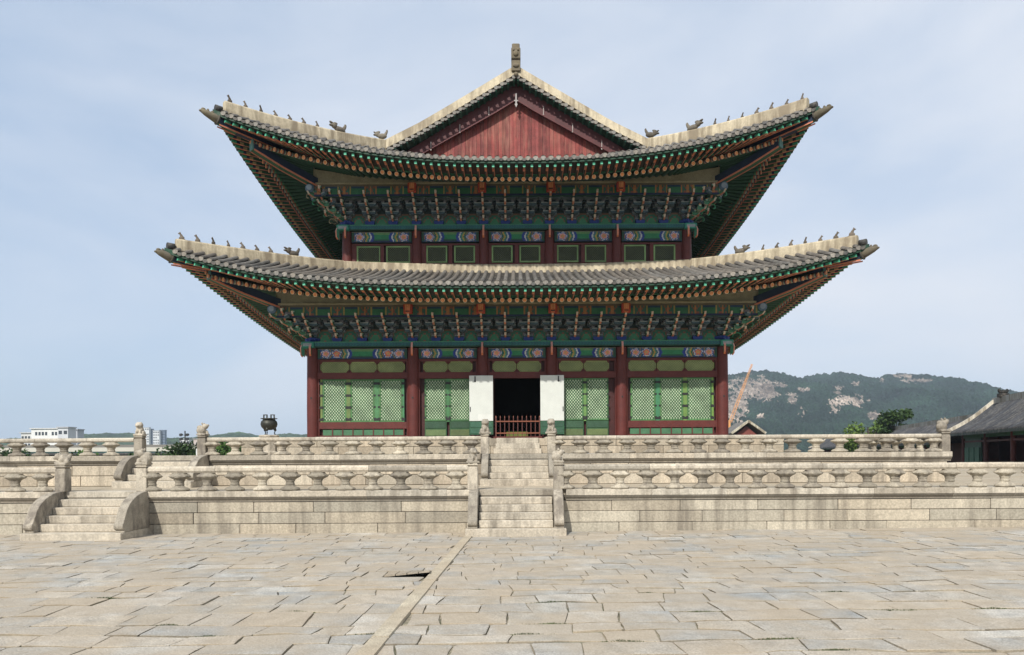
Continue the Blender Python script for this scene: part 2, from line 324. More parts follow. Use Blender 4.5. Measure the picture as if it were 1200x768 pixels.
for i in range(4):
    mb = MB(); x0 = HOLE[0]+.02+i*.255; za = .015+.026*i; ya, yb_ = HOLE[3]-.01, HOLE[2]+.16
    mb.add([(x0, ya, 0), (x0+.235, ya, 0), (x0+.235, yb_, za+.026), (x0, yb_, za)] + [(x0, ya, -.05), (x0+.235, ya, -.05), (x0+.235, yb_, za-.014), (x0, yb_, za-.035)],
           [(3,2,1,0),(4,5,6,7),(2,3,7,6),(1,2,6,5),(0,4,7,3),(0,1,5,4)], jit((.36,.32,.26)))
    mb.build('stone_slat', M_PAVE, dg_)
# moss and weeds in the joints
mb = MB()
spots = [px(430,764,9.3), px(446,741,10.3), px(240,745,10.1), px(645,708,12.2), px(645,727,11.1), px(1035,716,11.8), px(1060,720,11.6), px(900,750,10), px(930,757,9.7), px(965,762,9.5), px(975,695,13.2), px(725,752,9.8), px(700,765,9.3), px(1155,715,11.7), px(185,735,10.6), px(612,748,10), px(760,700,12.8), px(560,690,13.7), px(340,720,11.5), px(120,700,12.9), px(820,720,11.5)]
for p in spots:
    near = [j for j in JOINTS if j[0]-.3 < p.x < j[1]+.3]
    j_ = min(near, key=lambda j: abs(row_y(j[2]+1, p.x)-p.y)) if near else None
    if not j_: continue
    for _ in range(150):
        a = p.x+R.gauss(0, .17); yy_ = row_y(j_[2]+1, a)+abs(R.gauss(0, .016)); hgt = R.uniform(.012, .034)*max(.3, 1-abs(a-p.x)*3); d = R.uniform(0, pi)
        mb.add([(a, yy_, gz(a)-.02), (a+.018*cos(d), yy_+.012*sin(d), gz(a)-.02), (a+R.uniform(-.02,.02), yy_+R.uniform(-.015,.015), gz(a)+hgt)], [(0,1,2)], jit((.065,.085,.03), .35))
tag(mb.build('moss', M_LEAF), 'green moss and weeds growing in the joints of the paving', 'moss', kind='stuff')

# ------------------------------------------------------------------ terraces
Y1, Y2 = CY+F/34, CY+F/29          # front wall planes of the lower and the upper terrace
Z1, Z2 = 1.47, 2.70
def courses(mb, x0, x1, yf, zs, seedcol=STONE, thick=.5, lens=(1.9, 3.1), T=None, gaps=(.012, .024)):
    for k in range(len(zs)-1):
        x = x0
        while x < x1-.01:
            l_ = min(R.uniform(*lens), x1-x)
            if x1-x-l_ < .5: l_ = x1-x
            g = R.uniform(*gaps)/2; dy = R.uniform(-.012, .012)
            mb.box(x+g, x+l_-g, yf+dy, yf+thick, zs[k]+g, zs[k+1]-g, jit(seedcol if R.random() > .14 else tuple(a_*.78 for a_ in seedcol), .13), ch=.012); x += l_
def cap(mb, x0, x1, yf, zt, over=.13, h=.2, cove=.17, lens=(1.9, 3.0), col=STONE2):
    x = x0
    while x < x1-.01:
        l_ = min(R.uniform(*lens), x1-x)
        if x1-x-l_ < .5: l_ = x1-x
        g = R.uniform(.004, .012); dz = R.uniform(-.006, .004)
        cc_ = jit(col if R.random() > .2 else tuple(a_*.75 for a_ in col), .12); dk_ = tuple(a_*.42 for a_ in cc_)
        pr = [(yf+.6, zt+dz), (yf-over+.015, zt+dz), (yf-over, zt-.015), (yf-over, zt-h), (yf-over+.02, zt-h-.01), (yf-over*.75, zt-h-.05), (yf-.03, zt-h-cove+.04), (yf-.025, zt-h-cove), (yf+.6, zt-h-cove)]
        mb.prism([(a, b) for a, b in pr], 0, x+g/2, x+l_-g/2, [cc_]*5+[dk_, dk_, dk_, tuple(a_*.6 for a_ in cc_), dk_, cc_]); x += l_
lt = thing('lower_terrace', (0, Y1, 0), 'lower tier of the granite terrace, rising straight from the courtyard paving', 'terrace')
mb = MB(); courses(mb, -44, 44, Y1, [-.05, .33, .72, 1.085]); mb.box(-44, 44, Y1+.03, Y1+.4, -.3, 1.08, (.06,.05,.04)); mb.build('wall_course', M_STONE, lt)
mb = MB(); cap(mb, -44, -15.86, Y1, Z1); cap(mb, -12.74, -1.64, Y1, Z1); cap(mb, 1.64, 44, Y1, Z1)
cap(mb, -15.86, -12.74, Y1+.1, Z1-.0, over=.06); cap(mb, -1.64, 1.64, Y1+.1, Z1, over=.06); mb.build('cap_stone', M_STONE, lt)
mb = MB(); 
for i in range(52):
    for j in range(10):
        x = -44+i*1.7; y = Y1+.6+j*2.9
        mb.box(x+.006, x+1.694, y+.005, min(y+2.895, 28), Z1-.2, Z1-R.uniform(.003, .009), jit(STONE, .08))
mb.build('deck', M_PAVE, lt)
XR = 17.35
ut = thing('upper_terrace', (0, Y2, Z1), 'upper tier of the granite terrace, carrying the hall, ending in a corner at right', 'terrace')
mb = MB(); courses(mb, -44, XR, Y2, [Z1, Z1+.42, Z1+.84], (.49,.425,.325), lens=(1.5, 2.6)); mb.box(-44, XR-.05, Y2+.03, Y2+.4, Z1, Z2-.37, (.1,.08,.06))
def TR(p): return (XR-(p[1]-Y2), Y2+(p[0]), p[2])
m2 = MB(TR); 
courses(mb, XR-.5, XR, Y2+.5, [Z1, Z1+.42, Z1+.84], lens=(2, 3), thick=30); mb.build('wall_course', M_STONE, ut)
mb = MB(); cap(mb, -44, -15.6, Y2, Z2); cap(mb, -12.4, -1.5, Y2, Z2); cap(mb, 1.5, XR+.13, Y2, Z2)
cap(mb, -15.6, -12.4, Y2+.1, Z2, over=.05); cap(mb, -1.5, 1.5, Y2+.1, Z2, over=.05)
mb.box(XR-.6, XR+.13, Y2+.61, Y2+6.6, Z2-.2, Z2, STONE2, ch=.01); mb.build('cap_stone', M_STONE, ut)
mb = MB()
# the deck only reaches a little beyond the hall's side; the ground behind falls to the city
for i in range(34):
    x = -40+i*1.7
    for j in range(9):
        y = Y2+.6+j*1.9
        if (x < -15 or x > 14) and j > 2: continue
        mb.box(x+.006, min(x+1.694, XR-.6), y+.005, y+1.895, Z2-.3, Z2-R.uniform(.004, .01), jit(STONE, .08))
mb.build('deck', M_PAVE, ut)

# ------------------------------------------------------------------ balustrades
def bal_mesh(name, hgt, w):
    """lotus-leaf baluster: flaring bowl above, narrow waist, swelling foot"""
    mb = MB()
    foot = [(.38,0),(.47,.02),(.52,.07),(.50,.13),(.41,.19),(.31,.23),(.25,.27),(.23,.34)]
    neck = [(.22,.32),(.25,.36),(.22,.40),(.22,.50),(.26,.54),(.25,.58)]
    bowl = [(.25,.58),(.29,.63),(.38,.69),(.49,.75),(.545,.80),(.53,.85),(.45,.90),(.38,.95),(.37,1.0)]
    def sc(p): return [(r*w, z*hgt) for r, z in p]
    mb.lathe(sc(foot), seg=32, sy=.62, col=STONE, lobes=8, amp=.05); mb.lathe(sc(neck), seg=18, sy=.8, col=STONE)
    mb.lathe(sc(bowl), seg=32, sy=.62, col=STONE, lobes=8, amp=.075)
    for sx_ in (-1, 1): mb.ball((sx_*.36*w, -.12*w, .80*hgt), (.10*w, .18*w, .075*hgt), STONE)
    mb.ball((0, -.27*w, .77*hgt), (.15*w, .09*w, .07*hgt), STONE); mb.ball((0, -.24*w, .11*hgt), (.16*w, .09*w, .05*hgt), STONE)
    return mb.mesh(name, M_CARVED)
BAL_L, BAL_U = bal_mesh('baluster_low', .63, .66), bal_mesh('baluster_up', .55, .66)
def rotm(x=0, y=0, z=0): return Matrix.Rotation(z, 3, 'Z') @ Matrix.Rotation(y, 3, 'Y') @ Matrix.Rotation(x, 3, 'X')
def beast(kind):
    mb = MB(); c = STONE2
    if kind == 'seated':     # faces -Y, head high
        mb.ball((0,.05,.13),(.15,.17,.13),c); mb.ball((0,-.02,.24),(.14,.14,.17),c,rotm(x=-.3)); mb.ball((0,-.05,.40),(.15,.15,.13),c)
        mb.ball((0,-.19,.37),(.07,.07,.055),c); mb.ball((.08,-.05,.48),(.03,.04,.05),c); mb.ball((-.08,-.05,.48),(.03,.04,.05),c)
        mb.ball((.08,-.12,.10),(.04,.06,.12),c); mb.ball((-.08,-.12,.10),(.04,.06,.12),c); mb.ball((0,.02,.44),(.09,.09,.07),c)
        mb.ball((.13,.03,.09),(.06,.12,.09),c); mb.ball((-.13,.03,.09),(.06,.12,.09),c); mb.ball((.045,-.155,.42),(.028,.028,.028),c); mb.ball((-.045,-.155,.42),(.028,.028,.028),c)
    elif kind == 'crouched': # lying along X, head to -X lowered
        mb.ball((.05,0,.17),(.22,.15,.15),c); mb.ball((-.14,-.03,.26),(.12,.12,.12),c); mb.ball((-.24,-.05,.22),(.07,.07,.055),c)
        mb.ball((-.14,.06,.35),(.03,.03,.045),c); mb.ball((-.12,-.10,.35),(.03,.03,.045),c); mb.ball((.17,-.08,.10),(.10,.07,.10),c)
        mb.ball((-.15,-.10,.06),(.10,.045,.05),c); mb.ball((.05,0,.30),(.12,.09,.06),c); mb.ball((.22,.04,.28),(.06,.05,.09),c)
    else:                    # curled, broad head to -X looking up
        mb.ball((.08,.0,.17),(.19,.16,.17),c); mb.ball((-.06,-.04,.33),(.14,.13,.12),c,rotm(y=.5)); mb.ball((-.17,-.06,.38),(.06,.07,.05),c)
        mb.ball((.14,0,.30),(.11,.11,.09),c); mb.ball((-.10,-.10,.09),(.07,.06,.10),c); mb.ball((.10,-.13,.08),(.10,.05,.09),c)
        mb.ball((0,.06,.45),(.04,.03,.05),c); mb.ball((.02,-.11,.44),(.035,.03,.05),c)
    mb.box(-.19,.19,-.17,.17,-.03,.045,c)
    return remeshed(mb, .017, kind+'_beast', M_CARVED, STONE2)
BEAST = {k: beast(k) for k in ('seated', 'crouched', 'curled')}
def newel(parent, x, y, zb, zt, w=.34, bk='seated', rz=0, bs=1.0):
    mb = MB(); h_ = w/2
    mb.box(x-h_, x+h_, y-h_, y+h_, zb, zt-.10, STONE2, ch=.018); mb.box(x-h_*.82, x+h_*.82, y-h_*.82, y+h_*.82, zt-.10, zt-.055, (.3,.26,.2))
    mb.box(x-h_*1.06, x+h_*1.06, y-h_*1.06, y+h_*1.06, zt-.055, zt+.0, STONE2, ch=.02); mb.box(x-h_*.9, x+h_*.9, y-h_*.9, y+h_*.9, zt, zt+.03, STONE, ch=.01)
    n_ = mb.build('newel_post', M_CARVED, parent, (x, y, zb))
    if bk: put('beast_finial', BEAST[bk], n_, (x, y, zt+.055), rz, (bs, bs, bs))
    return n_
def rail(parent, a, b, zb, zt, w=.24, lens=(2.0, 3.2)):
    a = Vector(a); b = Vector(b); L_ = (b-a).length; d = (b-a)/L_; s = 0; r_ = Vector((d.y, -d.x)); mb = MB()
    hh = (zt-zb)/2; zc = (zt+zb)/2; prof = [(-w/2, -.4*hh), (-w*.32, -hh), (w*.32, -hh), (w/2, -.4*hh), (w/2, .4*hh), (w*.32, hh), (-w*.32, hh), (-w/2, .4*hh)]
    while s < L_-.01:
        l_ = min(R.uniform(*lens), L_-s)
        if L_-s-l_ < .6: l_ = L_-s
        g = .006; V = []; dz = R.uniform(-.006, .006)
        for q in (s+g, s+l_-g):
            for u, z in prof: V.append((a.x+d.x*q+r_.x*u, a.y+d.y*q+r_.y*u, zc+z+dz))
        mb.add(V, [tuple(range(8)), tuple(range(15, 7, -1))] + [(i, 8+i, 8+(i+1) % 8, (i+1) % 8) for i in range(8)], jit(STONE2 if R.random() > .25 else tuple(a_*.72 for a_ in STONE2), .12)); s += l_
    return mb.build('handrail', M_STONE, parent)
def balustrade(label, a, b, zdeck, zrb, zrt, me, step, group, posts=(), first=None):
    t = thing('stone_balustrade', (a[0], a[1], zdeck), label, 'balustrade', group)
    rail(t, a, b, zrb, zrt); a = Vector(a); b = Vector(b); L_ = (b-a).length; d = (b-a)/L_; s = first if first is not None else step*.5
    rz = math.atan2(d.y, d.x)
    while s < L_-.1:
        if R.random() < 2: put('baluster', me, t, (a.x+d.x*s, a.y+d.y*s, zdeck), rz + R.choice((0, pi)), (R.uniform(.95, 1.04), R.uniform(.95, 1.05), 1))
        s += step
    for p in posts: newel(t, *p)
    return t
G1, G2 = 'stone balustrades along the lower terrace', 'stone balustrades along the upper terrace'
yl, yu = Y1+.06, Y2+.06
ZL, ZU = 2.36, 3.48
balustrade('lower balustrade run left of the side stairs, ending in a crouching beast post', (-32, yl), (-15.9, yl), Z1, 2.10, 2.32, BAL_L, .955, G1, [(-15.72, yl, Z1, ZL, .36, 'crouched', 0, 1.0)], .3)
balustrade('lower balustrade run between the two lower stairways', (-12.75, yl), (-1.66, yl), Z1, 2.10, 2.32, BAL_L, .955, G1, [(-12.93, yl, Z1, ZL, .36, 'curled', 0, 1.1), (-1.56, yl, Z1, ZL, .35, 'seated', .5, .95)], .1)
balustrade('lower balustrade run to the right of the central stairway', (1.50, yl), (32, yl), Z1, 2.10, 2.32, BAL_L, .95, G1, [(1.40, yl, Z1, ZL, .35, 'curled', pi, .95)], .12)
balustrade('upper balustrade run left of the side stairs', (-32, yu), (-15.5, yu), Z2, 3.25, 3.42, BAL_U, .955, G2, [(-15.3, yu, Z2, ZU, .34, 'seated', 0, 1.0)], .25)
balustrade('upper balustrade run in front of the hall between side stairs and central stairs', (-12.55, yu), (-1.45, yu), Z2, 3.25, 3.42, BAL_U, .955, G2, [(-12.75, yu, Z2, ZU, .34, 'curled', pi*.95, 1.0), (-1.33, yu, Z2, ZU, .33, 'seated', .3, 1.1)], .15)
balustrade('upper balustrade run from the central stairs to the right corner post', (1.45, yu), (17.1, yu), Z2, 3.25, 3.42, BAL_U, .955, G2, [(1.36, yu, Z2, ZU, .33, 'seated', -.3, 1.1), (17.25, yu, Z2, ZU, .34, 'curled', pi, 1.1)], .12)
balustrade('short balustrade running back from the right corner of the upper terrace', (17.25, yu+.2), (17.25, yu+6.0), Z2, 3.25, 3.42, BAL_U, .955, G2, [(17.25, yu+6.15, Z2, ZU-.1, .30, None, 0, 1.0)])
# ------------------------------------------------------------------ stairs
def stairs(label, xc, yw, z0, z1, half, n, run, ramp=.30, plinth=0, rampx=None, cover=0.0):
    t = thing('stone_stairs', (xc, yw, z0), label, 'stairs', 'stairways of the terrace')
    rh = (z1-z0)/n; tr = run/(n-1)
    for k in range(n-1):
        zt = z0+rh*(k+1); yf = yw-run+tr*k+.0; wd = half+(plinth if k == 0 else 0)
        mb = MB(); mb.box(xc-wd, xc+wd, yf-(.12 if k == 0 else 0), yw+.12, z0-(.25 if k == 0 else 0) + (rh*k if k else 0), zt, jit(STONE2, .06), ch=.02); mb.build('step', M_STONE, t)
    rx = rampx or half+ramp/2
    for sx_ in (-1, 1):
        x0 = xc+sx_*rx; pts = []; yb = yw-run-.02+tr*.35; zb = z0+rh
        pts.append((yw+.02, zb)); pts.append((yb, zb)); Rr = .13
        # scroll at the foot then a convex curve up to the terrace edge
        for a in range(0, 7): pts.append((yb+.02-Rr*.9*sin(a*pi/7), zb+Rr+.05-Rr*cos(a*pi/7)+.02))
        for a in range(1, 11):
            u = a/10; pts.append((yb+.03+(yw-yb-.03)*u, zb+.28+(z1+.02-zb-.28)*sqrt(max(0, 1-(1-u)**2.2))))
        pts = [(a, b) for a, b in pts]
        mb = MB(); mb.prism(pts, 0, x0-ramp/2, x0+ramp/2, jit(STONE2, .05)); o = mb.build('stair_cheek', M_CARVED, t)
        m_ = o.modifiers.new('b', 'BEVEL'); m_.width = .02; m_.segments = 2; m_.limit_method = 'ANGLE'
    return t
stairs('central lower stone stairway rising from the paving to the lower terrace', -.08, Y1-.02, 0, Z1, 1.24, 6, 1.1, .32, .42, 1.43)
stairs('side lower stone stairway at the left with curved cheek walls', -14.31, Y1-.02, -.02, Z1, 1.30, 6, 1.6, .30, .32, 1.46)
stairs('central upper stone stairway between seated beast posts below the open door', .02, Y2-.02, Z1, Z2, 1.19, 5, 1.1, .27, .30, 1.32)
stairs('side upper stone stairway at the left behind the curled beast post', -14.0, Y2-.02, Z1, Z2, 1.22, 5, 1.4, .30, .30, 1.38)

# ------------------------------------------------------------------ the hall
HALL = thing('palace_hall', (0, 0, Z2), 'two-storey wooden palace hall with sweeping tiled roofs, painted eaves and dark red columns', 'palace hall')
FZ = 3.45
def zl(y): return EYE+(532-y)/22.73
def zu(y): return EYE+(532-y)/21.83
mb = MB(); courses(mb, -13.25, 12.75, -2.5, [Z2, Z2+.37, FZ], (.42,.36,.27), lens=(1.3, 2.2), thick=2)
for sx_ in (-13.25, 12.25): mb.box(sx_, sx_+.5, -.5, 32.6, Z2, FZ, STONE)
mb.box(-12.7, 12.2, -.52, 32.6, Z2+.1, FZ-.004, (.36,.31,.24)); mb.build('stone_base', M_STONE, HALL)
CLX = [-10.55, -5.37, -1.79, 1.75, 5.35, 10.55]; CUX = [-9.1, -5.36, -1.77, 1.75, 5.35, 9.1]
YU = 1.45; HL = 30.1
def column(x, y, z0, z1, r, zb=None):
    mb = MB(); 
    if zb: mb.lathe([(r*1.5, 0), (r*1.5, .07), (r*1.25, .12)], (x, y, z0-.0), 20, col=STONE)
    mb.lathe([(r, .1 if zb else 0), (r*1.02, (z1-z0)*.35), (r*.93, z1-z0)], (x, y, z0), 24, col=RED)
    # iron roundel and brace studs
    if zb: mb.tube([(x, y-r*.9, z0+2.15), (x, y-r-.03, z0+2.15)], .045, 8, DARK)
    return mb.build('column', M_PAINT, HALL, (x, y, z0))
ZC = zl(408)
for x in CLX: column(x, 0, FZ, ZC, .31 if abs(x) < 10 else .30, True)
for j in range(1, 6):
    for sx_ in (-1, 1): column(sx_*10.55, j*6.02, FZ, ZC, .30, True)
for x in CUX: column(x, YU, 12.2, zu(271), .27)
for j in range(1, 5):
    for sx_ in (-1, 1): column(sx_*9.1, YU+j*6.8, 12.2, zu(271), .27)
# body walls
mb = MB(); q = RED
def wallbox(mb, x0, x1, z0, z1, yf=-.06, th=.16, col=RED): mb.box(x0, x1, yf, yf+th, z0, z1, col, ch=.008)
for i in range(5):
    xa, xb = CLX[i]+.22, CLX[i+1]-.22
    wallbox(mb, xa, xb, zl(423.5), ZC-.45, -.05, .12); wallbox(mb, xa, xb, zl(443.5), zl(436), -.10, .2)
    for a, b in ((xa, xa+.12), (xb-.12, xb)): wallbox(mb, a, b, FZ, zl(443.5), -.07, .16)
    for a, b in ((xa, xa+.14), (xb-.14, xb)): wallbox(mb, a, b, zl(436), zl(423.5), -.055, .12)
    if i != 2: wallbox(mb, xa, xb, FZ, FZ+.16, -.10, .2)
    else: wallbox(mb, xa, xb, FZ, FZ+.14, -.10, .2)
    if i in (0, 4): wallbox(mb, xa+.12, xb-.12, zl(502), zl(494), -.07, .16); wallbox(mb, xa+.12, xb-.12, FZ+.16, FZ+.24, -.04, .1)
mb.build('wall_frame', M_PAINT, HALL)
mb = MB()
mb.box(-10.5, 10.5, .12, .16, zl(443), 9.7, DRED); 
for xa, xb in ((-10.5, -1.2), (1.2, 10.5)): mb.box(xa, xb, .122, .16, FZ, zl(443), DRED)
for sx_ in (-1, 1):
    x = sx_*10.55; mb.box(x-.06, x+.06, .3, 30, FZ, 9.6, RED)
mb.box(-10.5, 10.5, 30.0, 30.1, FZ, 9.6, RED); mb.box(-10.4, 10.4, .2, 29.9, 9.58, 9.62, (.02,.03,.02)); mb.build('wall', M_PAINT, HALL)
mb = MB(); mb.box(-9.05, 9.05, YU+.10, YU+.2, 12.0, 16.4, DRED)
for sx_ in (-1, 1): mb.box(sx_*9.1-.06, sx_*9.1+.06, YU+.2, 28.6, 12.0, 16.4, DRED)
mb.box(-9.05, 9.05, 28.5, 28.6, 12, 16.4, DRED); mb.build('upper_wall', M_PAINT, HALL)
# dim interior partition posts and a beam seen through the open door
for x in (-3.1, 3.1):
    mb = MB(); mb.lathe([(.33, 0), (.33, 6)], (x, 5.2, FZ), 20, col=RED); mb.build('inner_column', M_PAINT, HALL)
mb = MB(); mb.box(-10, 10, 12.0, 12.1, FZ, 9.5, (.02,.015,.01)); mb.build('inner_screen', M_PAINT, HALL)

def window(x0, x1, z0, z1, mat, name='lattice_window', fw=.05, yf=-.02, fcol=LGRN, studs=False, oval=False, y0=0):
    mb = MB()
    for a, b, c, d in ((x0, x1, z1-fw, z1), (x0, x1, z0, z0+fw), (x0, x0+fw, z0+fw, z1-fw), (x1-fw, x1, z0+fw, z1-fw)):
        mb.box(a, b, y0+yf-.03, y0+yf+.04, c, d, jit(fcol, .2), ch=.006)
    if studs:
        for s_ in studs:
            xx = x0 if s_ < 0 else x1
            for k in range(4):
                zz = z0+(z1-z0)*(.08+.27*k); mb.box(xx-.055, xx+.055, y0+yf-.05, y0+yf-.031, zz-.05, zz+.05, DARK)
    if oval:
        for sx_, cx in ((1, x0), (-1, x1)):
            for sz_, cz in ((1, z0), (-1, z1)):
                mb.prism([(cx, cz), (cx+sx_*.14, cz), (cx, cz+sz_*.16)] if sx_*sz_ > 0 else [(cx, cz), (cx, cz+sz_*.16), (cx+sx_*.14, cz)], 1, y0+yf-.04, y0+yf+.02, RED)
    o = mb.build(name, M_PAINT, HALL, ((x0+x1)/2, y0+yf, z0))
    mp_ = MB(); mp_.box(x0+fw*.9, x1-fw*.9, y0+yf, y0+yf+.02, z0+fw*.9, z1-fw*.9, (1,1,1)); mp_.build('lattice_panel', mat, o)
    return o
def X(x): return (x-607.3)/22.73
def lowpanel(x0, x1, z0, z1, yf=-.04, n=2):
    mb = MB(); mb.box(x0, x1, yf, yf+.05, z0, z1, (.03,.09,.035))
    hgt = (z1-z0)/n
    for k in range(n): mb.box(x0+.04, x1-.04, yf-.025, yf+.0, z0+k*hgt+.035, z0+(k+1)*hgt-.035, jit((.09,.13,.05), .35) if k == 0 else jit((.03,.075,.04), .2), ch=.01)
    return mb.build('lower_door_panel', M_PAINT, HALL)
ZW1, ZW0 = zl(443.8), zl(494)
for (xa, xb) in ((378.8, 407), (411.5, 440), (445, 472.6), (739.5, 768.8), (773.5, 801), (805.5, 834.5)):
    window(X(xa), X(xb), ZW0, ZW1, M_LAT, studs=(-1, 1), fw=.09, fcol=(.07,.17,.06))
for (xa, xb, c_) in ((407, 411.5, (.13,.19,.06)), (440, 445, (.07,.20,.08)), (768.8, 773.5, (.05,.19,.09)), (801, 805.5, (.14,.24,.06)), (524, 527.5, (.06,.18,.07)), (684.5, 687.5, (.13,.25,.07)), (376.5, 378.8, (.16,.21,.06)), (472.6, 474.6, (.06,.2,.09)), (834.5, 836.5, (.16,.28,.06))):
    mb = MB(); mb.box(X(xa), X(xb), -.065, .02, ZW0, ZW1, c_)
    for q_ in range(4):
        if q_ in (0, 3) or xa < 410 or xa > 800: zz = ZW0+(ZW1-ZW0)*(.06+.28*q_); mb.box(X(xa)-.05, X(xb)+.05, -.08, -.066, zz-.06, zz+.06, DARK)
    mb.build('window_post', M_PAINT, HALL)
for (xa, xb) in ((498.5, 524), (527.5, 551.5), (660.5, 684.5), (687.5, 713.5)):
    window(X(xa), X(xb), zl(493), ZW1, M_LAT, studs=(-1, 1), fw=.08, fcol=(.065,.16,.06)); lowpanel(X(xa), X(xb), FZ+.16, zl(493.5))
for (xa, xb) in ((376, 410.5), (410.5, 443), (443, 476), (736, 770), (770, 803), (803, 838)): window(X(xa)+.02, X(xb)-.02, zl(436), zl(423.5), M_LATF, 'transom_window', fcol=(.22,.25,.09), oval=True)
for (xa, xb) in ((496.5, 526), (526, 555), (577.5, 606.5), (606.5, 635.5), (655.5, 684.5), (684.5, 715)): window(X(xa)+.02, X(xb)-.02, zl(436), zl(423.5), M_LATF, 'transom_window', fcol=(.22,.25,.09), oval=True)
for xa, xb in ((378.5, 474), (738, 836)):
    for k in range(8):
        w_ = (xb-xa)/8; mb = MB(); mb.box(X(xa+w_*k)+.03, X(xa+w_*(k+1))-.03, -.035, 0, FZ+.24, zl(503), (.06,.16,.08)); mb.box(X(xa+w_*(k+1))-.028, X(xa+w_*(k+1))+.028, -.06, 0, FZ+.24, zl(502.2), RED); mb.build('vent_slot', M_PAINT, HALL)
# upper windows
def XU(x): return (x-605.0)/21.83
for xa, xb in ((417.5, 445.5), (452, 480), (499, 523.5), (531.5, 556), (575.5, 600), (608, 632.5), (652, 677), (684.5, 709.5), (730.5, 756), (765, 790.5)):
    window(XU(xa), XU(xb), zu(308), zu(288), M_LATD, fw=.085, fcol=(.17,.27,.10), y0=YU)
mb = MB()
for i in range(5):
    xa, xb = CUX[i]+.2, CUX[i+1]-.2; mb.box(xa, xb, YU-.06, YU+.04, zu(287.5), zu(285.5), RED); mb.box(xa, xb, YU-.05, YU+.05, 12.3, zu(308.5), RED, ch=.01)
    xm = (xa+xb)/2; mb.box(xm-.1, xm+.1, YU-.05, YU+.05, zu(308.5), zu(287.5), RED); mb.box(xa, XU([417.5,499,575.5,652,730.5][i])+.0, YU-.04, YU+.05, zu(308.5), zu(287.5), RED); mb.box(XU([480,556,632.5,709.5,790.5][i]), xb, YU-.04, YU+.05, zu(308.5), zu(287.5), RED)
mb.build('upper_wall_frame', M_PAINT, HALL)
# side walls: windows in each bay
for sx_ in (-1, 1):
    for j in range(5):
        mb = MB(lambda p, s=sx_: (s*(10.63+p[1]), p[0], p[2])); y = j*6.02
        mb.box(y+.5, y+5.5, 0, .03, ZW0, ZW1, (1,1,1)); mb.build('lattice_panel', M_LAT, HALL)
# doors open outward, pale paper-backed leaves
for i, (xa, xb) in enumerate(((551.3, 578.8), (633.6, 661.0))):
    x0, x1 = X(xa), X(xb); mb = MB(); yf = -.42
    mb.box(x0, x1, yf, yf+.05, zl(509.5), zl(494.2), (.03,.10,.05)); 
    for k in range(2): mb.box(x0+.05, x1-.05, yf-.02, yf, zl(509)+k*.32+.03, zl(509)+k*.32+.28, jit((.035,.10,.06), .2), ch=.01)
    o = mb.build('door_leaf', M_PAINT, HALL, (x0, yf, FZ))
    mb = MB(); mb.box(x0, x1, yf-.012, yf+.055, zl(493.8), zl(441.2), (.60,.62,.57), ch=.008)
    mb.quad((x0+(.45 if i == 0 else .2), yf-.0135, zl(493.4)), (x1-.02, yf-.0135, zl(493.4)), (x1-.02, yf-.0135, zl(486)), (x0+(.45 if i == 0 else .2), yf-.0135, zl(486)), (.65,.66,.61) if i == 0 else (.61,.63,.58))
    mb.build('paper_panel', M_CLOTH, o)
    hx = x0+.3 if i == 0 else x1-.28
    mb = MB(); mb.box(hx-.03, hx+.03, yf-.03, yf-.012, zl(447), zl(442), (.03,.03,.03)); mb.ball((hx, yf-.03, zl(447.5)), (.05,.02,.05), (.03,.03,.03)); hx2 = x0+.05 if i == 0 else x1-.05
    mb.box(hx2-.02, hx2+.02, yf-.03, yf-.012, zl(483), zl(477.5), (.04,.04,.04)); mb.build('hinge', M_PAINT, o)
# picket barrier in the doorway, steps up to it
t = thing('picket_fence', (0, -.2, FZ), 'low dark red picket barrier standing in the open doorway', 'fence')
for k in range(11):
    x = -1.12+k*.224; big = k in (0, 10); mb = MB()
    w_ = .035 if big else .02; mb.box(x-w_, x+w_, -.2-w_, -.2+w_, FZ+.14, FZ+1.12, (.11,.035,.028)); mb.prism([(x-w_, FZ+1.12), (x+w_, FZ+1.12), (x, FZ+1.22)], 1, -.2-w_, -.2+w_, (.3,.12,.08)); mb.build('picket', M_PAINT, t)
for z in (FZ+.28, FZ+.88):
    mb = MB(); mb.box(-1.12, 1.12, -.262, -.222, z, z+.06, (.22,.07,.035)); mb.build('rail', M_PAINT, t)
mb = MB(); mb.box(-1.25, 1.25, -.30, -.05, FZ, FZ+.139, RED, ch=.01); mb.build('sill', M_PAINT, t)
t = thing('yellow_green_block', (0, 1.5, FZ), 'low yellow-green block added for an unidentified patch just inside the doorway', 'stand')  # added block, stands in for an unidentified yellow-green patch behind the pickets
mb = MB(); mb.box(-.62, .55, 1.1, 1.7, FZ+.12, FZ+.42, (.13,.15,.03), ch=.03); mb.build('cover', M_PAINT, t)
mb = MB(); mb.box(-.58, .5, 1.14, 1.66, FZ, FZ+.12, DRED); mb.build('plinth', M_PAINT, t)
t = thing('stone_steps', (0, -2.8, Z2), 'short stone steps from the upper terrace to the open door', 'stairs')
for k in range(3):
    mb = MB(); w_ = (1.14, 1.06, 1.02)[k]; mb.box(-w_, w_-.03, -3.2+k*.3, -2.48, Z2+.25*k, Z2+.25*(k+1)+(0.012 if k == 2 else 0), jit(STONE2, .06), ch=.015); mb.build('step', M_STONE, t)

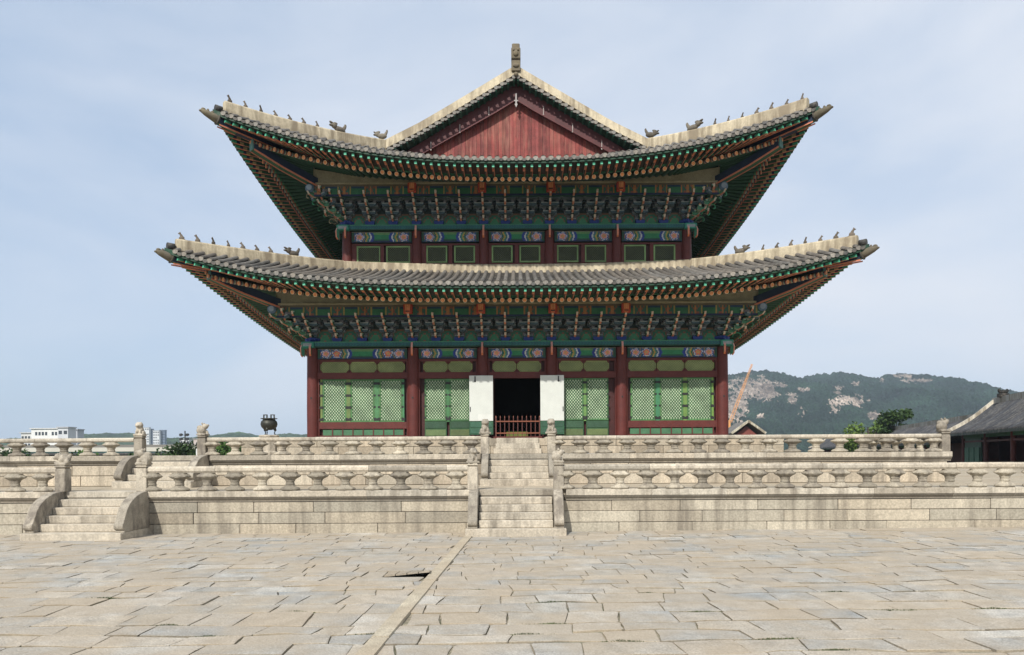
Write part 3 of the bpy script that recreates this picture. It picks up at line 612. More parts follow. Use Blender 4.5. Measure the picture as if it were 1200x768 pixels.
# ---- painted beams
def dancheong(L_, hgt, double=False):
    def col(u, v):
        d = min(u, 1-u)*L_; t = abs(v-.5)*2
        e = .12; unit = .85 if not double else 1.5
        if v > .93: return (.14,.13,.09)
        if v < .06: return DBLUE
        if d < e: return DGRN
        x = d-e
        def flower(x, c, r_):
            dx_, dz_ = (x-c)/r_, (v-.5)/.44; an = math.atan2(dz_, dx_); q = sqrt(dx_*dx_+dz_*dz_)*(1+.14*cos(5*an+c*9))
            if q < .22: return (.45,.30,.10)
            if q < .42: return SAL
            if q < .62: return PINK
            if q < .74: return (.12,.18,.35)
            if q < .86: return (.50,.52,.48)
            if q < 1.0: return BLUE
            return None
        f = flower(x, .30, .26)
        if f: return f
        if double:
            f = flower(x, .85, .26)
            if f: return f if f != PINK else ORG
            x -= .55
        if x < .58: return ((.03,.12,.10), (.28,.13,.09), GRN, BLUE)[int(x*23+t*3) % 4]
        x += -.58 - .12*(1-t)
        if x < -.0: return GRN
        if x < .07: return (.42,.27,.06)
        if x < .16: return (.06,.20,.11)
        if x < .20: return BLUE
        if x < .27: return (.50,.52,.48)
        if x < .42: return BLUE
        if v > .72: return (.10,.22,.08)
        if v < .12: return DBLUE
        return (.025,.19,.075) if v > .3 else (.018,.075,.05)
    return col
def painted(name, x0, x1, y, z0, z1, double=False, th=.2):
    mb = MB(); L_ = x1-x0; cf = dancheong(L_, z1-z0, double)
    mb.grid(lambda u, v: (x0+u*L_, y, z0+v*(z1-z0)), int(L_/.045), 14, cf, False); mb.box(x0, x1, y+.003, y+th, z0, z1, DGRN); return mb.build(name, M_PAINT, HALL)
for i in range(5):
    painted('painted_beam', CLX[i]+.3, CLX[i+1]-.3, -.16, zl(420.4), zl(408.3), i in (0, 4)); painted('painted_beam', CUX[i]+.27, CUX[i+1]-.27, YU-.15, zu(284.5), zu(272.2), False)
def zig(u, v):
    if v > .86: return (.05,.20,.12)
    if v < .2: return DGRN
    k = int(u*400); return TEAL if (k+int(v*6)) % 3 else (.02,.07,.11)
for nm, x0, x1, y, z0, z1 in (('flat_beam', -10.9, 10.9, -.34, zl(407.2), zl(400.6)), ('flat_beam', -9.4, 9.4, YU-.33, zu(271.4), zu(265.0))):
    mb = MB(); mb.grid(lambda u, v: (x0+u*(x1-x0), y, z0+v*(z1-z0)), 420, 5, zig, False); mb.box(x0, x1, y+.003, y+.6, z0, z1, DGRN)
    for sx_ in (-1, 1):
        xx = x1-.6 if sx_ > 0 else x0; yb_ = 30 if z1 < 10 else 28.6
        mb.box(xx, xx+.6, y+.61, yb_, z0, z1, TEAL)
    mb.build(nm, M_PAINT, HALL)

# ---- roofs
class Roof:
    def __init__(s, HX, hy, om, ot, zf, zs, hipz, run, ztf, zts, purl_z):
        s.HX, s.hy, s.om, s.ot, s.zf, s.zs, s.hipz, s.run, s.ztf, s.zts, s.pz = HX, hy, om, ot, zf, zs, hipz, run, ztf, zts, purl_z
    def half(s, k): return (s.HX if k in 'FB' else s.hy)+s.ot
    def wall(s, k): return s.hy if k in 'FB' else s.HX
    def P(s, k, a, n, z):
        w = s.wall(k)+n
        return {'F': (a, 15.05-w, z), 'B': (-a, 15.05+w, z), 'L': (-w, 15.05-a, z), 'R': (w, 15.05+a, z)}[k]
    def ne(s, k, a): return s.om+(s.ot-s.om)*min(1.05, abs(a)/s.half(k))**2.2
    def zd(s, k, a): return (s.zf if k in 'FB' else s.zs)(abs(a)/s.half(k))
    def surf(s, k, a, r):
        A = s.half(k); St = A-s.run; n0 = s.ne(k, a); z0 = s.zd(k, a)
        if abs(a) <= St: n1 = s.ot-s.run; z1 = (s.ztf if k in 'FB' else s.zts)(abs(a)/St)
        else: v = (A-abs(a))/s.run; n1 = s.ot-(A-abs(a)); z1 = s.hipz(v)
        return s.P(k, a, n0+(n1-n0)*r, z0+(z1-z0)*(.78*r+.22*r*r))
LR = Roof(10.55, 15.05, 4.5, 5.03, lambda u: 10.41+1.49*u**3.4, lambda u: 10.0+1.9*u**1.6, lambda v: 11.9+.5*v+.2*v**3, 6.28, lambda t: 12.40+.20*t*t, lambda t: 12.6, 10.09)
UR = Roof(9.1, 13.6, 4.4, 4.98, lambda u: 16.67+2.1*u**2.4, lambda u: 16.0+2.77*u**1.9, lambda v: 18.77+.25*v+.85*v*v, 6.83, lambda t: 19.2+.67*t*t, lambda t: 19.87, 16.62)
def tiles(rf, label):
    mb = MB(); sp = .365
    for k in 'FLRB':
        A = rf.half(k); n = int(2*A/sp); n -= 1-n % 2
        us = [(-1+2*i/60) for i in range(61)]
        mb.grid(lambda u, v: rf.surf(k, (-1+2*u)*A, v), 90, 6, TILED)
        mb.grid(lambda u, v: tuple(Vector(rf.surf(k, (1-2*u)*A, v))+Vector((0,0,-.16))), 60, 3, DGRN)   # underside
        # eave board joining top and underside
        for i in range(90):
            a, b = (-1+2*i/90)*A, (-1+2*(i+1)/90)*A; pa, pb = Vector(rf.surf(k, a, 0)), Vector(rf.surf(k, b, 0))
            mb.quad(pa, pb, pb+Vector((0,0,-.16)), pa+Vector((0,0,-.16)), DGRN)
        full = k != 'B'
        for i in range(n+1):
            a = -A+.12+(2*A-.24)*i/n; m = 7
            pts = [Vector(rf.surf(k, a, r/m)) for r in range(m+1)]
            if (pts[-1]-pts[0]).length < .15: continue
            out = (pts[0]-pts[1]).normalized(); e = pts[0]+out*.06
            col = jit(TILE, .25)
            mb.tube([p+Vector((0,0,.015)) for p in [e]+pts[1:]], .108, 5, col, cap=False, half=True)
            if full:   # round end disc
                r_ = out.cross(Vector((0,0,1))).normalized(); up = Vector((0,0,1)); c = e+Vector((0,0,.005)); V = [c+r_*.118*cos(2*pi*q/12)+up*.118*sin(2*pi*q/12) for q in range(12)]
                V2 = [p-out*.05 for p in V]; cc = jit(TEND, .15)
                mb.add(V+V2, [tuple(range(12))]+[(q, (q+1) % 12, 12+(q+1) % 12, 12+q) for q in range(12)], cc)
            if full and i < n:   # hanging drip tile between two rolls
                a2 = -A+.12+(2*A-.24)*(i+.5)/n; p = Vector(rf.surf(k, a2, 0)); p1 = Vector(rf.surf(k, a2+.15, 0)); tdir = (p1-p).normalized()
                o2 = Vector(rf.surf(k, a2, 0))-Vector(rf.surf(k, a2, .1)); o2.z = 0; o2.normalize(); c = p+o2*.05+Vector((0,0,.0))
                V = [c+tdir*.125*cos(pi+pi*q/8)+Vector((0,0,-.02+.0*q))+Vector((0,0,.15*sin(pi+pi*q/8)))+o2*.03*abs(sin(pi*q/8)) for q in range(9)]
                V2 = [x-o2*.03 for x in V]
                mb.add(V+V2, [tuple(range(9)), tuple(range(17, 8, -1))]+[(q, q+9, q+10, q+1) for q in range(8)], jit((.075,.07,.062), .3))
    o = mb.build(label, M_TILE, HALL); return o
lower_roof = tiles(LR, 'lower_roof'); upper_roof = tiles(UR, 'upper_roof')
# ---- rafters
def rafter_cols(): return None
def add_rafter(mb, rf, k, a, root=None):
    A = rf.half(k); hub = (rf.HX if k in 'FB' else rf.hy)-1.1; n1 = rf.ne(k, a)-1.12; z1 = rf.zd(k, a)-.55; sg = 1 if a > 0 else -1
    zr = rf.pz+.98; ns = -.8
    if abs(a) <= hub: ra = a
    else: ra = sg*(hub+(abs(a)-hub)*.10)
    p0 = Vector(rf.P(k, a, n1, z1)); p1 = Vector(rf.P(k, ra, ns, zr)); d = p1-p0; ln = d.length; d /= ln
    st = [0, .07, .12, .20, .27, .36, .46]; cl = [ORG, BLUE, WHITE, SAL, BGRN, DBLUE]
    path = [p0+d*x for x in st]+[p0+d*(ln*.5), p1]; cols = [(.35,.12,.06), DBLUE, (.25,.28,.2), (.3,.1,.06), GRN, DGRN, (.02,.075,.04), (.016,.06,.032)]
    mb.tube(path, .105, 8, cols, capcol=(.75,.62,.38))
    r_ = d.cross(Vector((0,0,1))).normalized(); up = r_.cross(d)
    for rad, off, cc in ((.078, .004, (.80,.25,.07)), (.022, .008, (.75,.42,.22))):
        mb.add([p0-d*off+r_*rad*cos(2*pi*q/12)+up*rad*sin(2*pi*q/12) for q in range(12)], [tuple(range(12))], cc)
def add_fly(mb, rf, k, a):
    A = rf.half(k); hub = (rf.HX if k in 'FB' else rf.hy)-1.1; sg = 1 if a > 0 else -1
    n0 = rf.ne(k, a)-.10; z0 = rf.zd(k, a)-.325
    # direction follows the fan
    if abs(a) <= hub: a1 = a; sl_ = 0
    else: sl_ = (abs(a)-(hub+(abs(a)-hub)*.10))/(n0+.8); a1 = sg*(abs(a)-sl_*1.55)
    n1 = n0-1.55; z1 = rf.zd(k, a)-.45+.06
    p0 = Vector(rf.P(k, a, n0, z0)); p1 = Vector(rf.P(k, a1, n1, z1)); m_ = p0+(p1-p0)*.12; m2 = p0+(p1-p0)*.2; m3 = p0+(p1-p0)*.30
    mb.obox(p0, m_, .115, .125, (.05,.28,.16), ends=(.10,.45,.28), bottom=(.35,.2,.12)); mb.obox(m_, m2, .114, .124, DBLUE, bottom=ORG); mb.obox(m2, m3, .114, .124, (.3,.25,.12), bottom=SAL)
    mb.obox(m3, p1, .114, .122, (.018,.075,.038), bottom=(.07,.05,.03)); dd = (p1-m3).normalized(); rr_ = dd.cross(Vector((0,0,1))).normalized(); mb.obox(m3+rr_*.04-Vector((0,0,.066)), p1+rr_*.04-Vector((0,0,.066)), .026, .012, SAL)
IND = {'rafter': 0, 'flying_rafter': 0}
def rafters(rf, roof, limit):
    sp = .365
    rest = {'rafter': MB(), 'flying_rafter': MB()}
    for k in 'FLR':
        A = rf.half(k); n = int((2*A-1.0)/sp)
        order = sorted(range(n+1), key=lambda i: abs(i-n/2))
        for i in order:
            a = -A+.5+(2*A-1.0)*i/n
            y = rf.P(k, a, 0, 0)[1]
            if y > 24: continue
            af = a; ar = a*(A-1.35)/(A-.5)
            for nm, fn, aa in (('rafter', add_rafter, ar), ('flying_rafter', add_fly, af)):
                if k == 'F' and IND[nm] < limit:
                    mb = MB(); fn(mb, rf, k, aa); mb.build(nm, M_PAINT, roof, rf.P(k, aa, rf.ne(k, aa)-1.2, rf.zd(k, aa)-.5)); IND[nm] += 1
                else: fn(rest[nm], rf, k, aa)
    for nm in rest:
        if rest[nm].f: tag(rest[nm].build(nm, M_PAINT, roof), kind='stuff')
    # boards above rafters
    mb = MB()
    for k in 'FLR':
        A = rf.half(k)
        def sf(u, v):
            a = (-1+2*u)*A; n0 = rf.ne(k, a); z0 = rf.zd(k, a); hub = (rf.HX if k in 'FB' else rf.hy)-1.1; sg = 1 if a > 0 else -1
            if abs(a) <= hub: ra = a
            else: ra = sg*(hub+(abs(a)-hub)*.10)
            pts = [(a, n0-.06, z0-.245), (a+(ra-a)*.16, n0-1.05, z0-.345), (a+(ra-a)*.17, n0-1.1, z0-.425), (ra, -.8, rf.pz+1.10)]
            return rf.P(k, *pts[int(round(v*3))])
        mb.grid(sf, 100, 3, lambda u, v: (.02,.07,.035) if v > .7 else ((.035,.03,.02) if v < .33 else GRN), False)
        # thin eave battens above flying ends and above round rafter ends
        for i in range(100):
            a, b = (-1+2*i/100)*A, (-1+2*(i+1)/100)*A
            for dn, dz, w_, h_, c_ in ((.05, -.21, .10, .06, (.012,.05,.025)), (1.10, -.405, .08, .05, (.015,.09,.04))):
                sc_ = (A-dn)/A
                mb.obox(rf.P(k, a*sc_, rf.ne(k, a)-dn, rf.zd(k, a)+dz), rf.P(k, b*sc_, rf.ne(k, b)-dn, rf.zd(k, b)+dz), w_, h_, c_)
    mb.build('eave_boards', M_PAINT, roof)
rafters(LR, lower_roof, 86)
rafters(UR, upper_roof, 100)
# ---- purlins with painted face and the wedge board above
def purlin(rf, roof):
    for k in 'FLR':
        c = rf.HX if k == 'F' else rf.hy; ext = c+1.4; zt = rf.pz
        mb = MB()
        def pf(u, v):
            a = (-1+2*u)*ext; q = (a+100) % 1.36
            if v > .8 or v < .12: return (.12,.10,.06) if v > .8 else DBLUE
            e_ = min(abs(q-.3), abs(q-1.06), abs(q-.02), abs(q-1.34))
            if .3 < q < 1.06: return (.30,.22,.06) if e_ < .035 else ((.02,.05,.09) if v > .68 else GRN)
            if e_ < .04: return (.35,.15,.05)
            q2 = (q if q > .7 else q+1.36)-1.36; return (.22,.08,.05) if abs(abs(q2)/.3-abs(v-.46)*2) < .16 else (.035,.11,.075)
        mb.grid(lambda u, v: rf.P(k, (-1+2*u)*ext, 1.46, zt-.60+v*.60), 300, 6, pf, False)
        mb.obox(rf.P(k, -ext, 1.36, zt-.3), rf.P(k, ext, 1.36, zt-.3), .19, .6, DGRN)
        mb.obox(rf.P(k, -ext, 1.38, zt+.055), rf.P(k, ext, 1.38, zt+.055), .22, .10, (.34,.29,.18))
        # wedge: from purlin top up to rafter undersides
        def rz(a):
            hub = c-1.1; z1 = rf.zd(k, a*1.13)-.55; n1 = rf.ne(k, a)-1.12; zr = rf.pz+.98; f = (1.4+.8)/(n1+.8); return zr+(z1-zr)*f-.09
        mb.grid(lambda u, v: rf.P(k, (-1+2*u)*ext, 1.38, zt+.105+v*(max(.02, rz((-1+2*u)*ext)-zt-.105))), 60, 1, (.30,.265,.17), False)
        mb.build('purlin', M_PAINT, HALL)
purlin(LR, lower_roof); purlin(UR, upper_roof)
# ---- brackets
def bracket_mesh(scale, name):
    """local: outward = -Y, base at z=0; four tiers stepping out"""
    mb = MB(); D1, D2, D3 = (.12,.15,.15), (.06,.10,.12), (.14,.14,.15)
    mb.prism([(-.17,0),(.17,0),(.25,.10),(.25,.2),(-.25,.2),(-.25,.10)], 1, -.2, .2, BLUE)
    th = .26
    for t in range(4):
        z = .2+t*th; 
        for jx in range(t+1):
            yy = -.40*jx; half_ = .26+.11*t+.04*(t-jx)
            if half_ > .62: half_ = .62
            mb.prism([(-half_+.10, z), (half_-.10, z), (half_, z+.06), (half_, z+.15), (-half_, z+.15), (-half_, z+.06)], 1, yy-.045, yy+.045, D1 if (t+jx) % 2 else D2)
            mb.box(-half_+.02, half_-.02, yy-.048, yy-.0455, z+.10, z+.15, (.26,.30,.28))
            for bx_ in (-half_+.08, 0, half_-.08):
                mb.prism([(bx_-.055, z+.15), (bx_+.055, z+.15), (bx_+.085, z+.20), (bx_+.085, z+.255), (bx_-.085, z+.255), (bx_-.085, z+.20)], 1, yy-.08, yy+.08, D3 if bx_ else D2)
        mb.box(-.05, .05, -.40*t-.15, .15, z, z+.17, DGRN)
    a = mb.mesh(name, M_PAINT)
    mt = MB()
    for t in range(4):
        z = .2+t*th; y0 = -.40*t-.14
        # curled beak
        pts = [(y0+.1, z+.17), (y0+.1, z), (y0-.10, z-.02), (y0-.26, z+.06), (y0-.34, z+.20), (y0-.28, z+.13), (y0-.16, z+.11)]
        mt.prism(pts, 0, -.05, .05, [(.05,.17,.09), (.05,.17,.09), (.45,.45,.32), (.50,.42,.30), (.45,.17,.10), (.50,.40,.30), (.5,.52,.42), (.22,.36,.24), (.3,.3,.2)])
        mt.box(-.055, .055, y0-.12, y0+.02, z+.17, z+.24, (.30,.48,.36)); mt.box(-.038, .038, y0-.10, y0, z+.24, z+.275, ORG)
    b = mt.mesh(name+'_beak', M_PAINT); return a, b
BR = bracket_mesh(1, 'bracket')
mt = MB(); mt.prism([(-.02,.0), (-.34,-.05), (-.42,-.30), (-.40,-.62), (-.33,-.72), (-.30,-.60), (-.30,-.3), (-.22,-.14), (-.02,-.14)], 0, -.05, .05, [(.05,.2,.12)]*2+[SAL, PINK, SAL, ORG, SAL, SAL, SAL, PINK, PINK]); HORN = mt.mesh('column_arm', M_PAINT)
mt = MB()
mt.box(-.21,.21,-.10,.12,-.22,.22,(.42,.06,.03)); mt.prism([(-.15,.22),(.15,.22),(.13,-.12),(.08,-.24),(-.08,-.24),(-.13,-.12)],1,-.16,-.10,ORG)
for sx_ in (-.075, 0, .075): mt.box(sx_-.02, sx_+.02, -.175, -.16, -.05, .2, (.75,.35,.15))
mt.box(-.1,.1,-.17,-.16,-.16,-.11,DARK); MASK = mt.mesh('painted_board', M_PAINT)
def place_brackets(rf, k, pos, zb, cols, sc_z, extra_corner):
    rz = {'F': 0, 'L': -pi/2, 'R': pi/2}[k]
    for a in pos:
        o = put('bracket_set', BR[0], HALL, rf.P(k, a, 0, zb), rz, (1, 1, sc_z)); b = put('bracket_beak', BR[1], o, rf.P(k, a, 0, zb)); b.location = (0,0,0)
        if any(abs(a-c) < .3 for c in cols) :
            h_ = put('column_arm', HORN, HALL, rf.P(k, a, 0.1, zb-.03), rz)
            if abs(a) < rf.HX-.5 and k == 'F': put('painted_face_board', MASK, HALL, rf.P(k, a, 1.62, rf.pz-.25), rz)
def mids(cs, counts):
    out = list(cs[:1])
    for i in range(len(cs)-1):
        for j in range(counts[i]): out.append(cs[i]+(cs[i+1]-cs[i])*(j+1)/(counts[i]+1))
        out.append(cs[i+1])
    return out
ZBL, ZBU = zl(400.5), zu(265)
place_brackets(LR, 'F', mids(CLX, [3,2,2,2,3]), ZBL, CLX, 1.0, True); place_brackets(UR, 'F', mids(CUX, [2]*5), ZBU, CUX, 1.12, True)
for k in 'LR':
    sg = -1 if k == 'R' else 1
    place_brackets(LR, k, [sg*(15.05-1.5*j) for j in range(0, 13)], ZBL, [sg*(15.05-6.02*j) for j in range(3)], 1.0, True)
    place_brackets(UR, k, [sg*(13.6-1.36*j) for j in range(0, 13)], ZBU, [sg*(13.6-6.8*j) for j in range(3)], 1.12, True)
# corner sets: diagonal stack, extra beaks beside the corner, end block
for rf, zb, sz_ in ((LR, ZBL, 1.0), (UR, ZBU, 1.12)):
    for sx_ in (-1, 1):
        c = Vector((sx_*rf.HX, 15.05-rf.hy, zb)); rz = -sx_*-1*pi/4 if False else (pi/4 if sx_ > 0 else -pi/4)
        o = put('bracket_set', BR[0], HALL, c, rz, (1.2, 1.38, sz_)); b = put('bracket_beak', BR[1], o, c); b.location = (0,0,0); b.scale = (1.3, 1, 1)
        put('column_arm', HORN, HALL, c+Vector((sx_*.1,-.1,-.05)), rz, (1.2, 1.3, 1.05))
        for q in (.52, 1.0):
            for rz2, off in ((0, Vector((sx_*q, -q*.3, .22*q))), (sx_*pi/2, Vector((sx_*q*.3, -q, .22*q)))):
                put('bracket_beak', BR[1], HALL, c+off, rz2, (1, .9, sz_))
        mb = MB(); cx, cy_ = c.x+sx_*.14, c.y-.14
        mb.box(cx-.32, cx+.32, cy_-.32, cy_+.3, zb-.32, zb-.02, (.04,.24,.17), ch=.03); mb.box(cx-.22, cx+.22, cy_-.335, cy_-.32, zb-.25, zb-.10, (.25,.3,.3)); mb.build('corner_block', M_PAINT, HALL)
        # round end of the corner purlin
        p = Vector((sx_*(rf.HX+1.55), 15.05-rf.hy-1.5, rf.pz-.18)); mb = MB(); mb.ball(p, (.24,.12,.24), (.10,.16,.22)); mb.tube([p+Vector((0,-.13,0)), p+Vector((0,.2,0))], .14, 12, (.25,.3,.35)); mb.build('purlin_end', M_PAINT, HALL)
        # curling carved arms under the corner
        for q in range(5):
            mb = MB(); base = c+Vector((sx_*(.5+q*.22), -.2-q*.26, .15+q*.24)); pts = []
            for w_ in range(12):
                an = w_/11*4.6; rr = .28*(1-w_/14); pts.append(base+Vector((sx_*(.25-rr*cos(an)), -.15*w_/11, rr*sin(an))))
            mb.tube(pts, [.028]*11+[.012], 6, R.choice((BGRN, (.06,.2,.1), (.3,.26,.16), (.35,.14,.08)))); mb.build('carved_arm', M_PAINT, HALL)
# painted infill between the brackets
for rf, zb, cs, pos in ((LR, ZBL, CLX, mids(CLX, [3,2,2,2,3])), (UR, ZBU, CUX, mids(CUX, [2]*5))):
    for a, b in zip(pos[:-1], pos[1:]):
        mb = MB(); y = 15.05-rf.hy-.03; w_ = b-a
        mb.grid(lambda u, v: (a+u*w_, y, zb+v*1.5), 20, 16, lambda u, v: (lambda q: (.35,.12,.08) if q < .10 else ((.05,.22,.11) if q < .5 else ((.20,.10,.06) if q < .58 else ((.03,.13,.08) if q < .85 else ((.16,.09,.05) if q < .95 else (.018,.035,.03))))))(sqrt(((u-.5)/.36)**2+((v-.05)/.42)**2)), False)
        mb.build('painted_infill', M_PAINT, HALL)
# ---- hip rafters, corner finials, hip ridges with figures
def fig_mesh():
    mb = MB(); c = (.16,.13,.10)
    mb.ball((0,0,.12),(.09,.13,.12),c,u=8,w=6); mb.ball((0,-.05,.25),(.07,.08,.13),c,rotm(x=.5),u=8,w=6); mb.ball((0,-.13,.38),(.06,.075,.065),c,u=8,w=6); mb.ball((0,-.2,.36),(.03,.05,.03),c,u=8,w=5); mb.ball((0,-.14,.08),(.06,.05,.10),c,u=8,w=5); mb.ball((0,.03,.02),(.09,.18,.035),c,u=8,w=5)
    mb.ball((0,-.11,.45),(.025,.03,.04),c,u=6,w=5)
    return remeshed(mb, .028, 'roof_figure', M_CARVED, (.17,.14,.105))
def dragon_mesh():
    mb = MB(); c = (.16,.14,.11)
    mb.ball((0,.05,.18),(.15,.34,.18),c); mb.ball((0,-.28,.30),(.13,.16,.17),c); mb.ball((0,-.46,.28),(.10,.13,.06),c); mb.ball((0,-.44,.42),(.10,.15,.05),c,rotm(x=-.4)); mb.ball((0,-.2,.46),(.05,.13,.07),c); mb.ball((.09,-.3,.42),(.04,.05,.05),c); mb.ball((-.09,-.3,.42),(.04,.05,.05),c)
    mb.ball((0,.3,.34),(.07,.10,.24),c,rotm(x=-.5)); mb.ball((0,.38,.52),(.05,.08,.10),c)
    return remeshed(mb, .03, 'dragon_head', M_CARVED, (.19,.165,.125))
FIG, DRG = fig_mesh(), dragon_mesh()
def hip(rf, sx_, h_, w_, sar, nfig, front=True):
    Y0 = 15.05-rf.hy
    def D_(t): return Vector((sx_*(rf.HX+t), Y0-t, 0))
    zb0, zc, zs_ = sar; t = Vector((0,0,1))
    mb = MB(); pts = [(0.2, zb0-.15), (1.4, zb0), (2.6, zb0+(zc-zb0)*.5-.03), (3.65, zc)]
    up = Vector((0,0,1))
    for (a, za), (b, zb_) in zip(pts[:-1], pts[1:]): mb.obox(D_(a)+up*(za+.26), D_(b)+up*(zb_+.26), .32, .42, (.02,.035,.07), bottom=(.03,.1,.05))
    mb.obox(D_(3.66)+up*(zc+.3), D_(3.70)+up*(zc+.3), .36, .5, (.1,.22,.2))
    mb.build('hip_rafter', M_PAINT, HALL)
    mb = MB()
    for s2 in (-1, 1):
        rr = Vector((-sx_*.7071, -.7071, 0))*s2*-1
        for (a, za), (b, zb_) in zip(pts[:-1], pts[1:]): mb.obox(D_(a)+up*(za+.05)+rr*.185, D_(b)+up*(zb_+.05)+rr*.185, .035, .075, SAL)
        mb.obox(D_(2.9)+up*(zc+.42+.02)+rr*.15, D_(4.8)+up*(zs_+.10)+rr*.14, .03, .06, SAL)
    mb.build('orange_edging', M_PAINT, HALL)
    mb = MB(); mb.obox(D_(2.4)+up*(zc+.55), D_(4.2)+up*((zc+zs_)/2+.45), .28, .34, (.015,.022,.05)); mb.obox(D_(4.2)+up*((zc+zs_)/2+.45), D_(4.86)+up*(zs_+.35), .26, .32, (.018,.03,.06), bottom=(.05,.12,.06)); mb.build('outer_hip_rafter', M_PAINT, HALL)
    # finial: dragon-mouthed clay sleeve
    mb = MB(); c = (.20,.17,.11); a0 = D_(4.78)+up*(zs_+.36); a1 = D_(5.27 if rf is LR else 5.36)+up*(zs_+.56); d = (a1-a0)
    mb.tube([a0, a0+d*.1, a0+d*.4, a0+d*.75, a1], [.18, .21, .18, .14, .08], 10, c); mb.ball(a0+d*.85+up*.10, (.10,.10,.07), c); mb.ball(a0+d*.6+up*.16, (.06,.06,.09), c); mb.ball(a0+d*1.0-up*.03, (.08,.08,.05), c); mb.ball(a0+d*.35+up*.2, (.07,.07,.07), c)
    mb.tube([a0+d*.05, a0+d*.12], .26, 12, (.10,.09,.07)); mb.build('corner_finial', M_CARVED, HALL)
    # ridge
    n = 14; mb = MB(); xy = []
    for i in range(n+1):
        v = .055+(1.0-.055)*i/n; b = D_(rf.ot-rf.run*v); z = rf.hipz(v); xy.append((b, z, v))
    side = Vector((.7071, -sx_*-.7071*-1 if False else .7071*sx_, 0)); side = Vector((.7071, .7071*(1 if sx_ > 0 else -1), 0))
    # corner plan direction is (sx,-1); its perpendicular is (1, sx)/sqrt2
    for i in range(n):
        (b0, z0, v0), (b1, z1, v1) = xy[i], xy[i+1]; V = []
        for b, z in ((b0, z0), (b1, z1)):
            for s2, dz in ((-1, -.12), (1, -.12), (1.0, .1), (.85, h_-.07), (.6, h_), (-.6, h_), (-.85, h_-.07), (-1.0, .1)): V.append(b+side*s2*w_/2+up*(z+dz))
        mb.add(V, [(i2, 8+i2, 8+(i2+1) % 8, (i2+1) % 8) for i2 in range(8)]+([tuple(range(8))] if i == 0 else [])+([tuple(range(15, 7, -1))] if i == n-1 else []), PLAS)
    rd = mb.build('hip_ridge', M_PLASTER, HALL)
    # dark end tile under the ridge tip
    mb = MB(); b = D_(rf.ot+.0)+up*(rf.hipz(0)+.10); mb.tube([b-(D_(1)-D_(0))*.30, b-(D_(1)-D_(0))*.08], [.15, .15], 10, TILED); mb.build('end_tile', M_TILE, rd)
    rzz = (pi/4 if sx_ > 0 else -pi/4)
    for j in range(nfig):
        v = .085+.078*j; b = D_(rf.ot-rf.run*v)+up*(rf.hipz(v)+h_); put('ridge_figure', FIG, rd, b, rzz+R.uniform(-.7,.7), tuple([R.uniform(.58, .76)*(1.1 if j == 0 else 1)]*3))
    v = .085+.078*nfig+.05; b = D_(rf.ot-rf.run*v)+up*(rf.hipz(v)+h_-.03); put('dragon_head', DRG, rd, b, rzz, (.85, .85, .8) if rf is LR else (1., 1., .92))
    return rd
for sx_ in (-1, 1):
    hip(LR, sx_, .45, .34, (9.98, 10.78, 11.12), 7); hip(UR, sx_, .53, .36, (16.55, 17.38, 17.98), 7)
# back hip ridges, plain
for rf in (LR, UR):
    for sx_ in (-1, 1):
        mb = MB(); 
        for i in range(8):
            p = []
            for v in (i/8, (i+1)/8): p.append(Vector((sx_*(rf.HX+rf.ot-rf.run*v), 15.05+rf.hy+rf.ot-rf.run*v, rf.hipz(v)+.2)))
            mb.obox(p[0], p[1], .34, .5, PLAS)
        mb.build('rear_hip_ridge', M_PLASTER, HALL)
# wall-foot ridge of the lower roof against the upper storey
mb = MB(); n = 40; yA = YU-.33
for i in range(n):
    V = []
    for u in (i/n, (i+1)/n):
        x = -9.55+19.1*u; z = 12.34+.22*(x/9.3)**2
        for yy, dz in ((yA-.06, -.2), (yA, .42), (yA+.04, .46), (YU+.02, .46), (YU+.02, -.2)): V.append((x, yy, z+dz))
    mb.add(V, [(a, (a+1) % 5, 5+(a+1) % 5, 5+a) for a in range(5)]+([(4,3,2,1,0)] if i == 0 else [])+([(5,6,7,8,9)] if i == n-1 else []), PLAS)
for sx_ in (-1, 1): mb.box(min(sx_*9.05, sx_*9.5), max(sx_*9.05, sx_*9.5), YU+.03, 28.9, 12.3, 12.98, PLAS)
mb.build('wall_foot_ridge', M_PLASTER, HALL)
